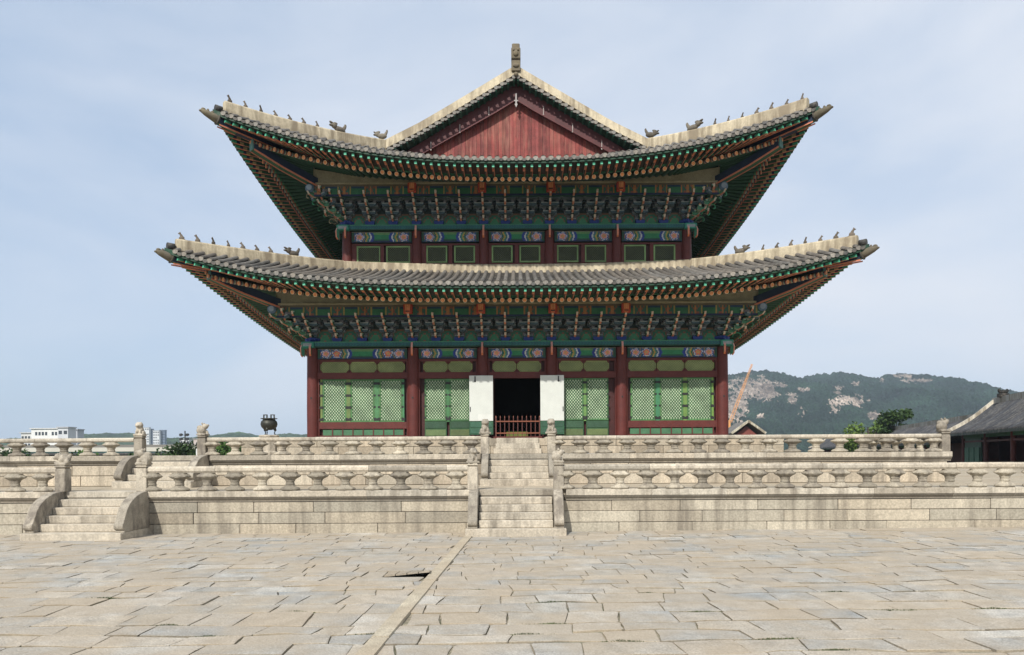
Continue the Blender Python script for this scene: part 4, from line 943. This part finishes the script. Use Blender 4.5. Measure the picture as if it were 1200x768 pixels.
# ---- gable roof above the upper skirt
YN = 3.3
def zm(x):
    t = [(0, 23.95), (1.73, 22.92), (3.84, 21.67), (5.38, 20.78), (7.35, 19.8)]
    x = abs(x)
    for (a, za), (b, zb_) in zip(t[:-1], t[1:]):
        if x <= b: return za+(zb_-za)*(x-a)/(b-a)
    return t[-1][1]
mb = MB(); YB = 26.8
for sx_ in (-1, 1):
    mb.grid(lambda u, v: (sx_*7.3*v, YN-.15+(YB-YN+.3)*(u if sx_ > 0 else 1-u), zm(7.3*v)), 20, 12, TILED)
    mb.grid(lambda u, v: (sx_*7.3*v, YN-.15+(YB-YN+.3)*(u if sx_ < 0 else 1-u), zm(7.3*v)-.22), 2, 12, DGRN)
    for i in range(64):
        y = YN+.1+i*.365; mb.tube([(sx_*7.3*q/8, y, zm(7.3*q/8)+.02) for q in range(1, 9)], .088, 4, jit(TILE, .2), cap=False, half=True)
    # rake tiles: short rolls across the verge
    for i in range(22):
        x = .12+i*.333; z = zm(x)-.10; xx = sx_*x; y = YN-.42
        mb.tube([(xx, y, z-.04), (xx, YN+.15, z+.04)], .10, 6, jit(TILE, .2), cap=False)
        mb.add([(xx+.11*cos(2*pi*q/12), y-.005, z-.04+.11*sin(2*pi*q/12)) for q in range(12)], [tuple(range(12))[::-1]], jit(TEND, .15))
        x2 = x+.166; z2 = zm(x2)-.14; V = [(sx_*x2+.14*cos(pi+pi*q/6), y+.03, z2+.14*sin(pi+pi*q/6)) for q in range(7)]; mb.add(V, [tuple(range(7))], jit((.17,.16,.14), .2))
        if i % 1 == 0: mb.box(xx-.05, xx+.05, y+.06, YN+.5, z-.22, z-.13, (.02,.09,.06))
mb.build('gable_roof', M_TILE, HALL)
mb = MB()
for sx_ in (-1, 1):
    n = 16
    for i in range(n):
        V = []
        for q in (i/n, (i+1)/n):
            x = 7.3*q; z = zm(x); hh = .54
            for yy, dz in ((YN-.34, -.0), (YN-.30, hh-.03), (YN-.24, hh), (YN+.12, hh), (YN+.16, 0)): V.append((sx_*x, yy, z+dz))
        Fs = [(a, (a+1) % 5, 5+(a+1) % 5, 5+a) for a in range(5)]
        if i == n-1: Fs.append((5,6,7,8,9))
        mb.add(V, Fs, PLAS)
mb.build('verge_ridge', M_PLASTER, HALL)
for sx_ in (-1, 1): put('dragon_head', DRG, HALL, (sx_*7.55, YN-.25, zm(7.3)+.55), pi/2 if sx_ > 0 else -pi/2, (.9, .8, .85))
mb = MB(); mb.box(-.22, .22, YN+.2, 26.9, 23.8, 24.75, PLAS); mb.build('main_ridge', M_PLASTER, HALL)
mb = MB(); c = (.22,.18,.115); y0 = YN-.45
mb.box(-.25, .25, y0, y0+1.1, 24.05, 24.65, c, ch=.03); mb.box(-.21, .21, y0+.05, y0+1.1, 24.65, 24.72, (.1,.08,.06)); mb.box(-.26, .26, y0-.03, y0+1.0, 24.72, 25.35, c, ch=.04); mb.box(-.22, .22, y0+.1, y0+.9, 25.35, 25.66, c, ch=.05)
mb.ball((0, y0-.05, 25.0), (.15,.09,.17), c); mb.ball((.12, y0-.04, 25.2), (.06,.06,.06), c); mb.ball((-.12, y0-.04, 25.2), (.06,.06,.06), c); mb.ball((0, y0-.03, 24.35), (.18,.07,.12), c); mb.ball((0, y0-.02, 23.85), (.13,.1,.12), c)
mb.build('ridge_end_ornament', M_CARVED, HALL)
# gable boards
mb = MB(); x = -6.9; YG = 3.95
while x < 6.9:
    w_ = min(.21, 6.9-x); xm = x+w_/2
    def tz(q): return max(19.35, 23.05-.549*abs(q))
    mb.prism([(x+.006, 19.0), (x+w_-.006, 19.0), (x+w_-.006, tz(x+w_)), (x+.006, tz(x))], 1, YG+R.uniform(-.01, .01), YG+.06, jit((.205,.045,.038), .3)); x += w_
mb.box(-7, 7, YG+.07, YG+.1, 19, 19.4, DRED); mb.build('gable_board', M_REDWOOD, HALL)
for sx_ in (-1, 1):
    mb = MB(); n = 12; yb_ = YG-.35
    for i in range(n):
        xa, xb = 6.6*i/n, 6.6*(i+1)/n
        def up_(x): return 23.73-.61*x+.02*x*0
        def lo_(x): return max(22.72-.555*x, up_(x)-.95)
        V = []
        for yy in (yb_, yb_+.07):
            for xx, zz in ((xa, lo_(xa)), (xb, lo_(xb)), (xb, up_(xb)), (xa, up_(xa))): V.append((sx_*xx, yy, zz))
        mb.add(V, [(0,1,2,3),(7,6,5,4),(0,4,5,1),(1,5,6,2),(2,6,7,3),(3,7,4,0)], jit((.085,.02,.02), .1))
        mb.obox((sx_*xa, yb_-.02, lo_(xa)+.03), (sx_*xb, yb_-.02, lo_(xb)+.03), .06, .06, (.10,.02,.02))
    mb.build('barge_board', M_PAINT, HALL)
    for q in range(3):
        xx = 1.55+q*1.65; mb = MB(); z0 = 23.3-.6*xx; mb.box(sx_*xx-.02, sx_*xx+.02, yb_-.05, yb_-.02, z0-.42, z0+.05, (.42,.36,.33)); mb.ball((sx_*xx, yb_-.04, z0-.42), (.04,.02,.04), (.42,.36,.33), u=8, w=5); mb.build('iron_strap', M_PAINT, HALL)
mb = MB(); mb.box(-.04, .04, 3.42, 3.47, 22.45, 23.1, (.36,.33,.31)); mb.box(-.12, .12, 3.43, 3.47, 22.66, 22.72, (.36,.33,.31)); mb.prism([(-.09, 22.5), (0, 22.3), (.09, 22.5)], 1, 3.415, 3.475, (.36,.33,.31)); mb.build('iron_pendant', M_PAINT, HALL)
# skirt between the tile top and the gable boards
mb = MB(); mb.grid(lambda u, v: (-7.2+14.4*u, YN-.05+1.1*v, 19.2+.67*((-7.2+14.4*u)/7.25)**2-.03+.25*v), 30, 2, TILE)
mb.build('skirt_tile', M_TILE, HALL)

# ------------------------------------------------------------------ bronze censer on its stone stand
cx, cy_ = -11.15, -4.6
t = thing('stone_pedestal', (cx, cy_, Z2), 'plain octagonal stone pedestal carrying the bronze censer', 'pedestal')
mb = MB(); mb.lathe([(.42,0),(.42,.12),(.34,.18),(.34,.74),(.42,.8),(.44,.86),(.40,.9)], (cx,cy_,Z2), 8, col=STONE2, smooth=False, rotz=pi/8); mb.build('stand', M_STONE, t)
t = thing('bronze_censer', (cx, cy_, Z2+.9), 'dark bronze round tripod censer with two upright handles', 'censer')
b = Vector((cx, cy_, Z2+.9)); K = (.055,.055,.045)
mb = MB(); mb.lathe([(.10,.22),(.24,.26),(.33,.36),(.365,.48),(.34,.60),(.27,.67),(.25,.70),(.36,.72),(.36,.745),(.24,.75),(.22,.68)], b, 28, col=K); mb.build('bowl', M_BRONZE, t)
for a in (-90, 30, 150):
    mb = MB(); d = Vector((cos(radians(a)), sin(radians(a)), 0)); mb.tube([b+d*.22+Vector((0,0,.33)), b+d*.27+Vector((0,0,.2)), b+d*.23+Vector((0,0,.09)), b+d*.26], [.075,.055,.035,.05], 10, K); mb.build('leg', M_BRONZE, t)
for sx_ in (-1, 1):
    mb = MB(); 
    for q in (-.07, .07): mb.box(b.x+sx_*.16+q-.022, b.x+sx_*.16+q+.022, b.y-.03, b.y+.03, b.z+.74, b.z+.88, K)
    mb.box(b.x+sx_*.16-.092, b.x+sx_*.16+.092, b.y-.03, b.y+.03, b.z+.88, b.z+.92, K); mb.build('handle', M_BRONZE, t)

# ------------------------------------------------------------------ trees
def tree(name, x, y, z, h_, w, label, group, cols, n=2600, leaf=.16, crown_lo=.28, seed=1, flat=1.0):
    r = random.Random(seed); t = thing(name, (x, y, z), label, 'tree', group)
    mb = MB(); mb.tube([(x, y, z), (x+.04*w, y, z+h_*.35), (x, y, z+h_*.8)], [.05*w+.04, .035*w+.03, .01*w+.01], 8, (.07,.05,.035))
    lobes = []
    for i in range(16):
        a = r.uniform(0, 2*pi); zz = r.uniform(crown_lo, .92); rad = (1-abs((zz-.5)*1.5)**2*.55)*w/2*r.uniform(.35, .85)
        c = Vector((x+cos(a)*rad, y+sin(a)*rad, z+h_*zz)); lobes.append((c, w*r.uniform(.14, .24)))
        mb.tube([(x, y, z+h_*zz*.6), tuple(c)], [.02*w, .006*w], 5, (.07,.05,.035))
    mb.build('trunk', M_BARK, t); mb = MB()
    for i in range(n):
        c, rr = r.choice(lobes); d = Vector((r.gauss(0,1), r.gauss(0,1), r.gauss(0,1)*.7*flat)).normalized()*rr*(r.random()**.45)
        p = c+d; u = Vector((r.uniform(-1,1), r.uniform(-1,1), r.uniform(-1,1))).normalized(); v = u.cross(Vector((r.uniform(-1,1), r.uniform(-1,1), r.uniform(-1,1)))).normalized(); s = leaf*r.uniform(.6, 1.4)
        mb.add([p-u*s, p+v*s*.6, p+u*s, p-v*s*.6], [(0,1,2,3)], jit(r.choice(cols), .25))
    mb.build('crown', M_LEAF, t); return t
DG_ = [(.03,.06,.015), (.045,.08,.018), (.02,.045,.012)]; MG_ = [(.05,.10,.02), (.07,.13,.025)]; LG_ = [(.10,.16,.03), (.13,.20,.045)]
p = px(1048, 512, 100); tree('pine_tree', p.x, p.y, 0, 8.9, 5.0, 'dark green pine rising behind the grey corridor roof at right', None, DG_, 3600, .22, .45, 3)
p = px(1017, 512, 108); tree('round_tree', p.x, p.y, 0, 8.3, 7.5, 'pale green tree beside the dark pine behind the corridor roof', None, LG_, 2600, .25, .3, 4)
p = px(213, 532, 70); tree('pine_tree', p.x, p.y, -1.0, 4.8, 4.6, 'dark pine beyond the left stairs below the floodlight mast', None, DG_, 2600, .17, .35, 5)
p = px(266, 530, 80); tree('round_tree', p.x, p.y, -2.5, 7.4, 4.4, 'bright green tree just right of the curled beast post', None, MG_, 2600, .18, .3, 6)
p = px(92, 530, 80); tree('round_tree', p.x, p.y, -2, 5.2, 5.2, 'round green tree behind the left balustrade in front of the white building', None, MG_, 2200, .18, .3, 8)
p = px(66, 530, 85); tree('round_tree', p.x, p.y, -2, 5.0, 3.2, 'small green tree seen between left balusters', None, MG_, 1600, .17, .3, 9)
p = px(8, 530, 80); tree('round_tree', p.x, p.y, -2, 5.7, 5.5, 'dark green tree at the far left edge behind the balustrade', None, DG_, 2200, .18, .3, 10)
p = px(145, 530, 90); tree('round_tree', p.x, p.y, -2, 4.6, 5, 'dark green tree left of the upper stair post', None, DG_, 2000, .18, .3, 11)
p = px(345, 530, 95); tree('round_tree', p.x, p.y, -2, 4.6, 4, 'low green tree behind the balustrade left of the hall', None, MG_, 1600, .18, .3, 12)

# ------------------------------------------------------------------ side corridors and small buildings
def corridor(label, p0, p1, w, ze, zr, group, ncol=6, roll_sp=.4, hipend=False, z0=0.0, ornament=False, sagv=.25):
    """long tiled gallery from p0 (far) to p1 (near); its visible long side is to the left"""
    p0 = Vector((*p0, 0)); p1 = Vector((*p1, 0)); d = (p1-p0); L_ = d.length; d /= L_; nrm = Vector((-d.y, d.x, 0)); nrm = nrm if nrm.x < 0 else -nrm
    t = thing('gallery_building', (p0.x, p0.y, z0), label, 'building', group); up = Vector((0,0,1))
    def S(s, n, z): return p0+d*s+nrm*n+up*z     # n measured from ridge line towards the visible side
    mb = MB()
    for sg in (1, -1):
        mb.grid(lambda u, v: tuple(S(u*L_, sg*w*v, zr+(ze-zr)*v-sagv*sin(pi*v))), 12, 8, TILED)
        k = 0
        while k*roll_sp < L_:
            if sg < 0 and k % 3: k += 1; continue
            mb.tube([S(k*roll_sp, sg*w*v/6, zr+(ze-zr)*v/6-sagv*sin(pi*v/6)+.02) for v in range(7)], .095, 4, jit((.065,.066,.07), .25), cap=True, half=False); k += 1
        mb.quad(S(0, sg*w, ze-.0), S(L_, sg*w, ze), S(L_, sg*w, ze-.22), S(0, sg*w, ze-.22), (.05,.06,.05))
        mb.quad(S(0, sg*w, ze-.22), S(L_, sg*w, ze-.22), S(L_, sg*(w-1.2), ze-.05), S(0, sg*(w-1.2), ze-.05), (.03,.05,.035))
    mb.build('roof', M_TILE, t)
    mb = MB(); mb.obox(S(0, 0, zr+.2), S(L_, 0, zr+.2), .4, .55, (.40,.37,.32)); mb.build('ridge', M_PLASTER, t)
    mb = MB()
    for i in range(8):
        a, b_ = i/8, (i+1)/8; mb.obox(S(.15, w*a, zr+(ze-zr)*a-sagv*sin(pi*a)+.22), S(.15, w*b_, zr+(ze-zr)*b_-sagv*sin(pi*b_)+.22), .38, .42, (.62,.57,.46))
        mb.obox(S(.15, -w*a, zr+(ze-zr)*a-sagv*sin(pi*a)+.22), S(.15, -w*b_, zr+(ze-zr)*b_-sagv*sin(pi*b_)+.22), .38, .42, (.62,.57,.46))
    mb.build('verge_ridge', M_PLASTER, t)
    if ornament:
        mb = MB(); c = S(2.2, 0, zr+.5); mb.box(c.x-.4, c.x+.4, c.y-.3, c.y+.3, c.z-.1, c.z+.25, DARK, ch=.05); mb.ball(c+up*.38, (.45,.3,.18), DARK); mb.ball(c+up*.5+Vector((-.35,0,0)), (.14,.14,.16), DARK); mb.ball(c+up*.5+Vector((.35,0,0)), (.14,.14,.16), DARK); mb.build('ridge_ornament', M_CARVED, t)
    for k in range(ncol):
        s = .4+k*(L_-.8)/(ncol-1); c = S(s, w-1.3, z0); mb = MB(); mb.lathe([(.2,0),(.2,ze-.1-z0)], c, 12, col=RED); mb.build('column', M_PAINT, t)
    mb = MB(); mb.obox(S(0, w-1.3, ze-.28), S(L_, w-1.3, ze-.28), .2, .3, (.03,.10,.05)); mb.obox(S(.1, -w*.1, (z0+ze)/2), S(L_, -w*.1, (z0+ze)/2), .2, ze-z0, (.10,.02,.015)); mb.obox(S(.1, w-1.35, (z0+ze)/2-.1), S(5.2, w-1.35, (z0+ze)/2-.1), .1, ze-z0-.5, (.05,.10,.07))
    mb.obox(S(.5, w-1.3, ze-.75), S(L_, w-1.3, ze-.75), .12, .16, RED); mb.build('gallery_wall', M_PAINT, t)
    m2 = MB(); V = [S(0, w-1.3, z0), S(0, -w+1.3, z0), S(0, -w+1.3, ze), S(0, 0, zr-.1), S(0, w-1.3, ze)]; m2.add(V, [(0,1,2,3,4)], (.16,.05,.035)); m2.build('gable_wall', M_PAINT, t)
    for k in range(3):
        s = .9+k*1.45; mb = MB(); a, b_ = S(s, w-1.22, 1.2), S(s+1.2, w-1.22, 1.2); mb.obox(a+up*.9, b_+up*.9, .06, 1.9, (.05,.13,.08)); mb.build('shutter', M_PAINT, t)
    return t
dl = .33
def onl(D, off): return (20.2+dl*D+off, CY+D)
corridor('nearer grey-tiled gallery with white gable ridge and dark red columns at the right edge', onl(64, 3.4), onl(28, 3.4), 3.9, 4.35, 7.2, None, 7, .42, ornament=True)
corridor('far long low grey-tiled gallery behind the upper right balustrade', (54+.306*70+3.2, CY+174), (41.6+3.2, CY+66.5), 4.2, 3.6, 5.9, None, 20, .5)
# small gabled pavilion behind the right column
t = thing('small_pavilion', (px(875, 532, 120).x, CY+120, 0), 'small red gabled hall with pale roof ridges far behind the right column', 'building')
x0 = px(875, 532, 120).x; yy = CY+120
mb = MB(); mb.prism([(x0-1.9, 0), (x0+1.9, 0), (x0+1.9, 5.8), (x0, 7.4), (x0-1.9, 5.8)], 1, yy, yy+6, (.22,.06,.045)); mb.build('wall', M_PAINT, t)
for s_ in (-1, 1):
    mb = MB(); mb.obox((x0, yy+2.5, 8.05), (x0+s_*2.9, yy+2.5, 6.0), 7, .25, TILE, up=(0,0,1)); mb.build('roof', M_TILE, t)
    mb = MB(); mb.obox((x0, yy-1.05, 8.2), (x0+s_*3.0, yy-1.05, 6.05), .3, .38, (.6,.55,.42)); mb.build('verge_ridge', M_PLASTER, t)
# far left: white building, two towers, stadium-like roof, mast
def bldg(label, name, xa, xb, ytop, D, depth, col, rows, cols_, group=None, wincol=(.05,.06,.07), base=0, side=None, band=False):
    a, b_ = px(xa, ytop, D), px(xb, ytop, D); zt = a.z; t = thing(name, ((a.x+b_.x)/2, a.y, base), label, 'building', group)
    mb = MB(); mb.box(a.x, b_.x, a.y, a.y+depth*.3, base, zt, col); mb.build('wall', M_CITY, t)
    mb = MB(); mb.box(a.x-.5, b_.x+.5, a.y-.5, a.y+depth*.3, zt, zt+.4, (col[0]*.8, col[1]*.8, col[2]*.8)); mb.build('roof', M_CITY, t)
    w_ = (b_.x-a.x)/cols_; 
    for r_ in range(rows):
        z = zt-2.8-r_*3.3
        if z < base: break
        for c_ in range(cols_):
            if R.random() < .12: continue
            mb = MB(); xx = a.x+w_*c_; mb.box(xx+w_*.18, xx+w_*.82, a.y-.06, a.y+.05, z, z+1.5, wincol); mb.build('window', M_CITY, t)
    return t
bldg('white low wing with dark flat roof at the left of the white office block', 'office_block', 25, 40, 508, 305, 20, (.6,.6,.58), 3, 4)
bldg('white four-storey office block with ribbon windows beyond the left balustrade', 'office_block', 37, 68, 503, 300, 20, (.72,.72,.69), 4, 8)
bldg('white taller stair block with blank grey side beside the ribbon-windowed block', 'office_block', 68, 80, 501.5, 298, 18, (.55,.56,.57), 2, 2)
bldg('grey rear wing to the right of the white office block', 'office_block', 80, 91, 504, 315, 16, (.42,.44,.46), 3, 3)
bldg('pale taller apartment tower with a dark right side near the upper stair post', 'apartment_tower', 167, 175, 501.5, 900, 15, (.62,.63,.62), 9, 3)
bldg('narrow dark tower flank behind the pale apartment tower', 'apartment_tower', 175, 178.5, 503, 905, 15, (.22,.25,.32), 9, 2)
bldg('pale lower apartment tower beside a dark glass one', 'apartment_tower', 179.5, 187, 505, 850, 15, (.62,.63,.63), 8, 3)
bldg('dark glazed office tower right of the pale towers', 'apartment_tower', 187, 193.5, 504.5, 855, 15, (.16,.20,.26), 8, 3)
bldg('small white building below the floodlight mast', 'low_house', 211, 222, 515, 500, 15, (.6,.6,.58), 2, 3)
bldg('small brownish house left of the curled beast post', 'low_house', 227, 234, 515, 480, 15, (.5,.42,.38), 2, 2)
# long pale hall with glazed strip
t = thing('long_hall', (-150, CY+220, 0), 'long low pale hall with a teal glazed strip across the city view at left', 'building')
mb = MB(); mb.box(-175, -70, CY+220, CY+235, 0, 2.9, (.10,.12,.12)); mb.build('wall', M_CITY, t)
mb = MB(); mb.box(-175, -70, CY+219.9, CY+220.1, 2.95, 4.1, (.20,.42,.42)); mb.build('glazing', M_CITY, t)
mb = MB(); mb.box(-176, -69, CY+219, CY+236, 4.1, 5.4, (.55,.52,.44)); mb.box(-174, -71, CY+222, CY+236, 5.4, 6.3, (.16,.15,.13)); mb.build('roof', M_CITY, t)
t = thing('low_wall', (-120, CY+100, 0), 'dark grey tiled boundary wall beyond the left stairs', 'wall')
mb = MB(); mb.box(-130, -35, CY+100, CY+101, -.5, 2.9, (.12,.115,.11)); mb.build('wall', M_TILE, t)
mb = MB(); mb.box(-130.2, -34.8, CY+99.5, CY+101.5, 2.9, 3.15, (.07,.07,.07)); mb.build('coping', M_TILE, t)
pm = px(217, 532, 150); t = thing('floodlight_mast', (pm.x, pm.y, 0), 'dark floodlight mast with lamps in four rows beyond the left stairs', 'floodlight')
mb = MB(); mb.tube([(pm.x, pm.y, 0), (pm.x, pm.y, 8.1)], .14, 8, DARK); mb.build('pole', M_PAINT, t)
for r_ in range(4):
    mb = MB(); z = 4.3+r_*.95; mb.box(pm.x-.75, pm.x+.75, pm.y-.05, pm.y+.05, z, z+.1, DARK); mb.build('crossarm', M_PAINT, t)
    for s_ in (-1, 1):
        mb = MB(); mb.ball((pm.x+s_*.7, pm.y-.2, z+.12), (.34,.3,.3), DARK, u=10, w=6); mb.tube([(pm.x+s_*.7, pm.y-.3, z+.12), (pm.x+s_*.7, pm.y-.6, z+.05)], [.2,.34], 10, (.05,.05,.05)); mb.build('lamp', M_PAINT, t)
# white fence post with dark lamp near the right edge of the stairs gap
pq = px(231.5, 532, 60); t = thing('white_post', (pq.x, pq.y, 0), 'white post with a small dark lamp beside the left stair gap', 'post')
mb = MB(); mb.box(pq.x-.09, pq.x+.09, pq.y-.09, pq.y+.09, 0, 3.3, (.7,.7,.68)); mb.build('shaft', M_PAINT, t)
mb = MB(); mb.ball((pq.x, pq.y, 3.75), (.10,.10,.18), DARK); mb.build('lamp', M_PAINT, t)
# crane
t = thing('luffing_crane', (px(857, 532, 700).x, CY+700, 0), 'yellow-orange lattice construction crane boom beside the hall, in front of the mountain', 'crane')
A0, A1 = px(856, 495, 700), px(882.5, 427, 700); c = (.70,.30,.07); d = (A1-A0); dn = d.normalized(); pr = Vector((dn.z, 0, -dn.x)); mb = MB(); nb = 22; w0, w1 = 2.0, .9
for yy in (-1, 1):
    o_ = Vector((0, yy, 0))
    for s_ in (-1, 1): mb.obox(A0+pr*w0*s_*.7+o_, A1+pr*w1*s_*.6+o_, .26, .26, c, up=(0,1,0))
    for i in range(nb):
        a = A0+d*(i/nb); b_ = A0+d*((i+1)/nb); wa = w0+(w1-w0)*i/nb; wb = w0+(w1-w0)*(i+1)/nb; s_ = 1 if i % 2 else -1
        mb.obox(a+pr*wa*.7*s_+o_, b_-pr*wb*.7*s_+o_, .2, .2, c, up=(0,1,0))
mb.build('boom', M_CITY, t)
mb = MB(); mb.obox(Vector((A0.x-1, A0.y, 0)), Vector((A0.x-1, A0.y, A0.z+2)), 2.2, 2.2, c, up=(0,1,0)); mb.build('mast', M_CITY, t)

# ------------------------------------------------------------------ hills and mountain
def ridge(name, prof, D, depth, rocks, base_col, rock_col, x_step, amp, seed=0, clump=1.0):
    """terrain with the ridge line at depth D; slope falls towards the viewer over 'depth' metres"""
    pts = [px(x, y, D) for x, y in prof]; xs_ = [p.x for p in pts]; zs_ = [p.z for p in pts]
    def top(x):
        if x <= xs_[0]: return zs_[0]
        for i in range(len(xs_)-1):
            if x <= xs_[i+1]:
                u = (x-xs_[i])/(xs_[i+1]-xs_[i]); return zs_[i]+(zs_[i+1]-zs_[i])*u
        return zs_[-1]
    nx = int((xs_[-1]-xs_[0])/x_step); ny = 230
    rk = [(px(a, b, D), rx, rz_) for a, b, rx, rz_ in rocks]
    def fn(u, v):
        x = xs_[0]+(xs_[-1]-xs_[0])*u; q = v*1.25   # v 0..0.8 front slope, beyond behind
        y = CY+D-depth*(1-q); k = q if q <= 1 else 1-(q-1)*2
        xr = x*(1-.0*(1-q)); h0 = top(x)
        z = h0*(max(0, k)**.85)
        e = 1-abs(q-1)*.0
        z += (noise.noise(Vector((x*.008, y*.004, seed)))*12*amp+noise.noise(Vector((x*.03, y*.02, seed+5)))*5*amp)*min(1, (1-min(q,1))*5)
        z += (noise.noise(Vector((x*.10, y*.10, seed+9)))*5.5+noise.noise(Vector((x*.3, y*.3, seed+3)))*4.0)*clump; z += noise.noise(Vector((x*.012+y*.004, y*.003, seed+2)))*15*amp*min(1, (1-min(q,1))*4)*min(1, q*2)
        return (x, y, z)
    def cf(u, v):
        p = fn(u, v); D_ = p[1]-CY; sx_ = p[0]/D_; sz_ = (p[2]-EYE)/D_
        f = 0
        for c, rx, rz_ in rk:
            a = (sx_*F-(c.x/D*F))/rx; b_ = (sz_*F-((c.z-EYE)/D*F))/rz_
            q = a*a*.8+b_*b_*.8+1.1*noise.noise(Vector((p[0]*.03, p[2]*.05, seed)))+1.5*noise.noise(Vector((p[0]*.11-p[2]*.05, p[2]*.10, seed+1)))+.9*noise.noise(Vector((p[0]*.3, p[2]*.35, seed+1)))
            if q < .8: f = 1
        if f:
            k = .55+.7*(noise.noise(Vector((p[0]*.09, p[2]*.03, 4)))+.5)+.5*noise.noise(Vector((p[0]*.3, p[2]*.2, 6))); return tuple(c*k for c in rock_col)
        k = .35+.9*(noise.noise(Vector((p[0]*.02, p[1]*.012, 7+seed)))*.5+.5)+.5*noise.noise(Vector((p[0]*.25, p[2]*.35, 7+seed))); return (base_col[0]*k, base_col[1]*k, base_col[2]*k)
    mb = MB(); mb.grid(fn, nx, ny, cf, False)
    return tag(mb.build(name, M_HILL), kind='structure')
prof = [(560, 478), (700, 470), (790, 458), (830, 447), (855, 440), (870, 437), (882, 435.5), (895, 434), (905, 436), (915, 443), (922, 447), (930, 446), (937, 443), (945, 441), (960, 439), (972, 439), (985, 437), (995, 438.5), (1008, 440), (1018, 443), (1026, 445), (1038, 440), (1053, 438.5), (1064, 439), (1074, 441.5), (1084, 447), (1095, 454), (1105, 459), (1116, 460), (1130, 459), (1142, 458.5), (1155, 460), (1170, 459.5), (1185, 465.5), (1205, 470), (1260, 480), (1400, 496)]
rocks = [(885, 452, 26, 9), (862, 478, 12, 14), (900, 462, 12, 8), (868, 462, 10, 12), (997, 470, 18, 6.5), (978, 478, 7, 7), (1078, 446, 14, 2.5), (1060, 441, 10, 1.5), (1003, 449, 5, 1.6), (945, 456, 6, 3), (983, 457, 6, 4), (929, 468, 6, 5), (938, 483, 7, 3.5), (892, 489, 4, 4), (1025, 487, 7, 3), (1035, 446, 4, 2)]
ridge('mountain', prof, 1500, 700, rocks, (.013,.029,.015), (.22,.18,.145), 2.2, 1.0, 0)
ridge('distant_hill', [(-300, 508), (0, 515), (85, 513), (96, 508.5), (112, 510), (122, 508), (135, 509), (150, 507.5), (165, 509), (185, 511), (200, 514), (215, 513.5), (235, 515), (255, 512), (272, 508), (280, 507), (292, 508.5), (303, 511), (320, 510.5), (335, 508.5), (355, 510), (420, 507), (560, 500)], 1400, 500, [], (.045,.075,.03), (.3,.3,.25), 4.0, .25, 3, .5)
# pale air over the whole place
HAZE = .00019
m = bpy.data.materials.new('haze'); m.use_nodes = True; tt = m.node_tree; tt.nodes.clear(); ou = N(tt, 'ShaderNodeOutputMaterial'); vp = N(tt, 'ShaderNodeVolumePrincipled', Density=HAZE, Anisotropy=0.0); vp.inputs['Color'].default_value = (.72,.86,1,1)
tt.links.new(vp.outputs[0], ou.inputs['Volume'])
mb = MB(); mb.box(-4300, 4300, -450, 5300, -4, 260, (1,1,1)); o = mb.build('haze', m); tag(o, kind='stuff')
for o in bpy.data.objects:
    if '_w' in o: del o['_w']
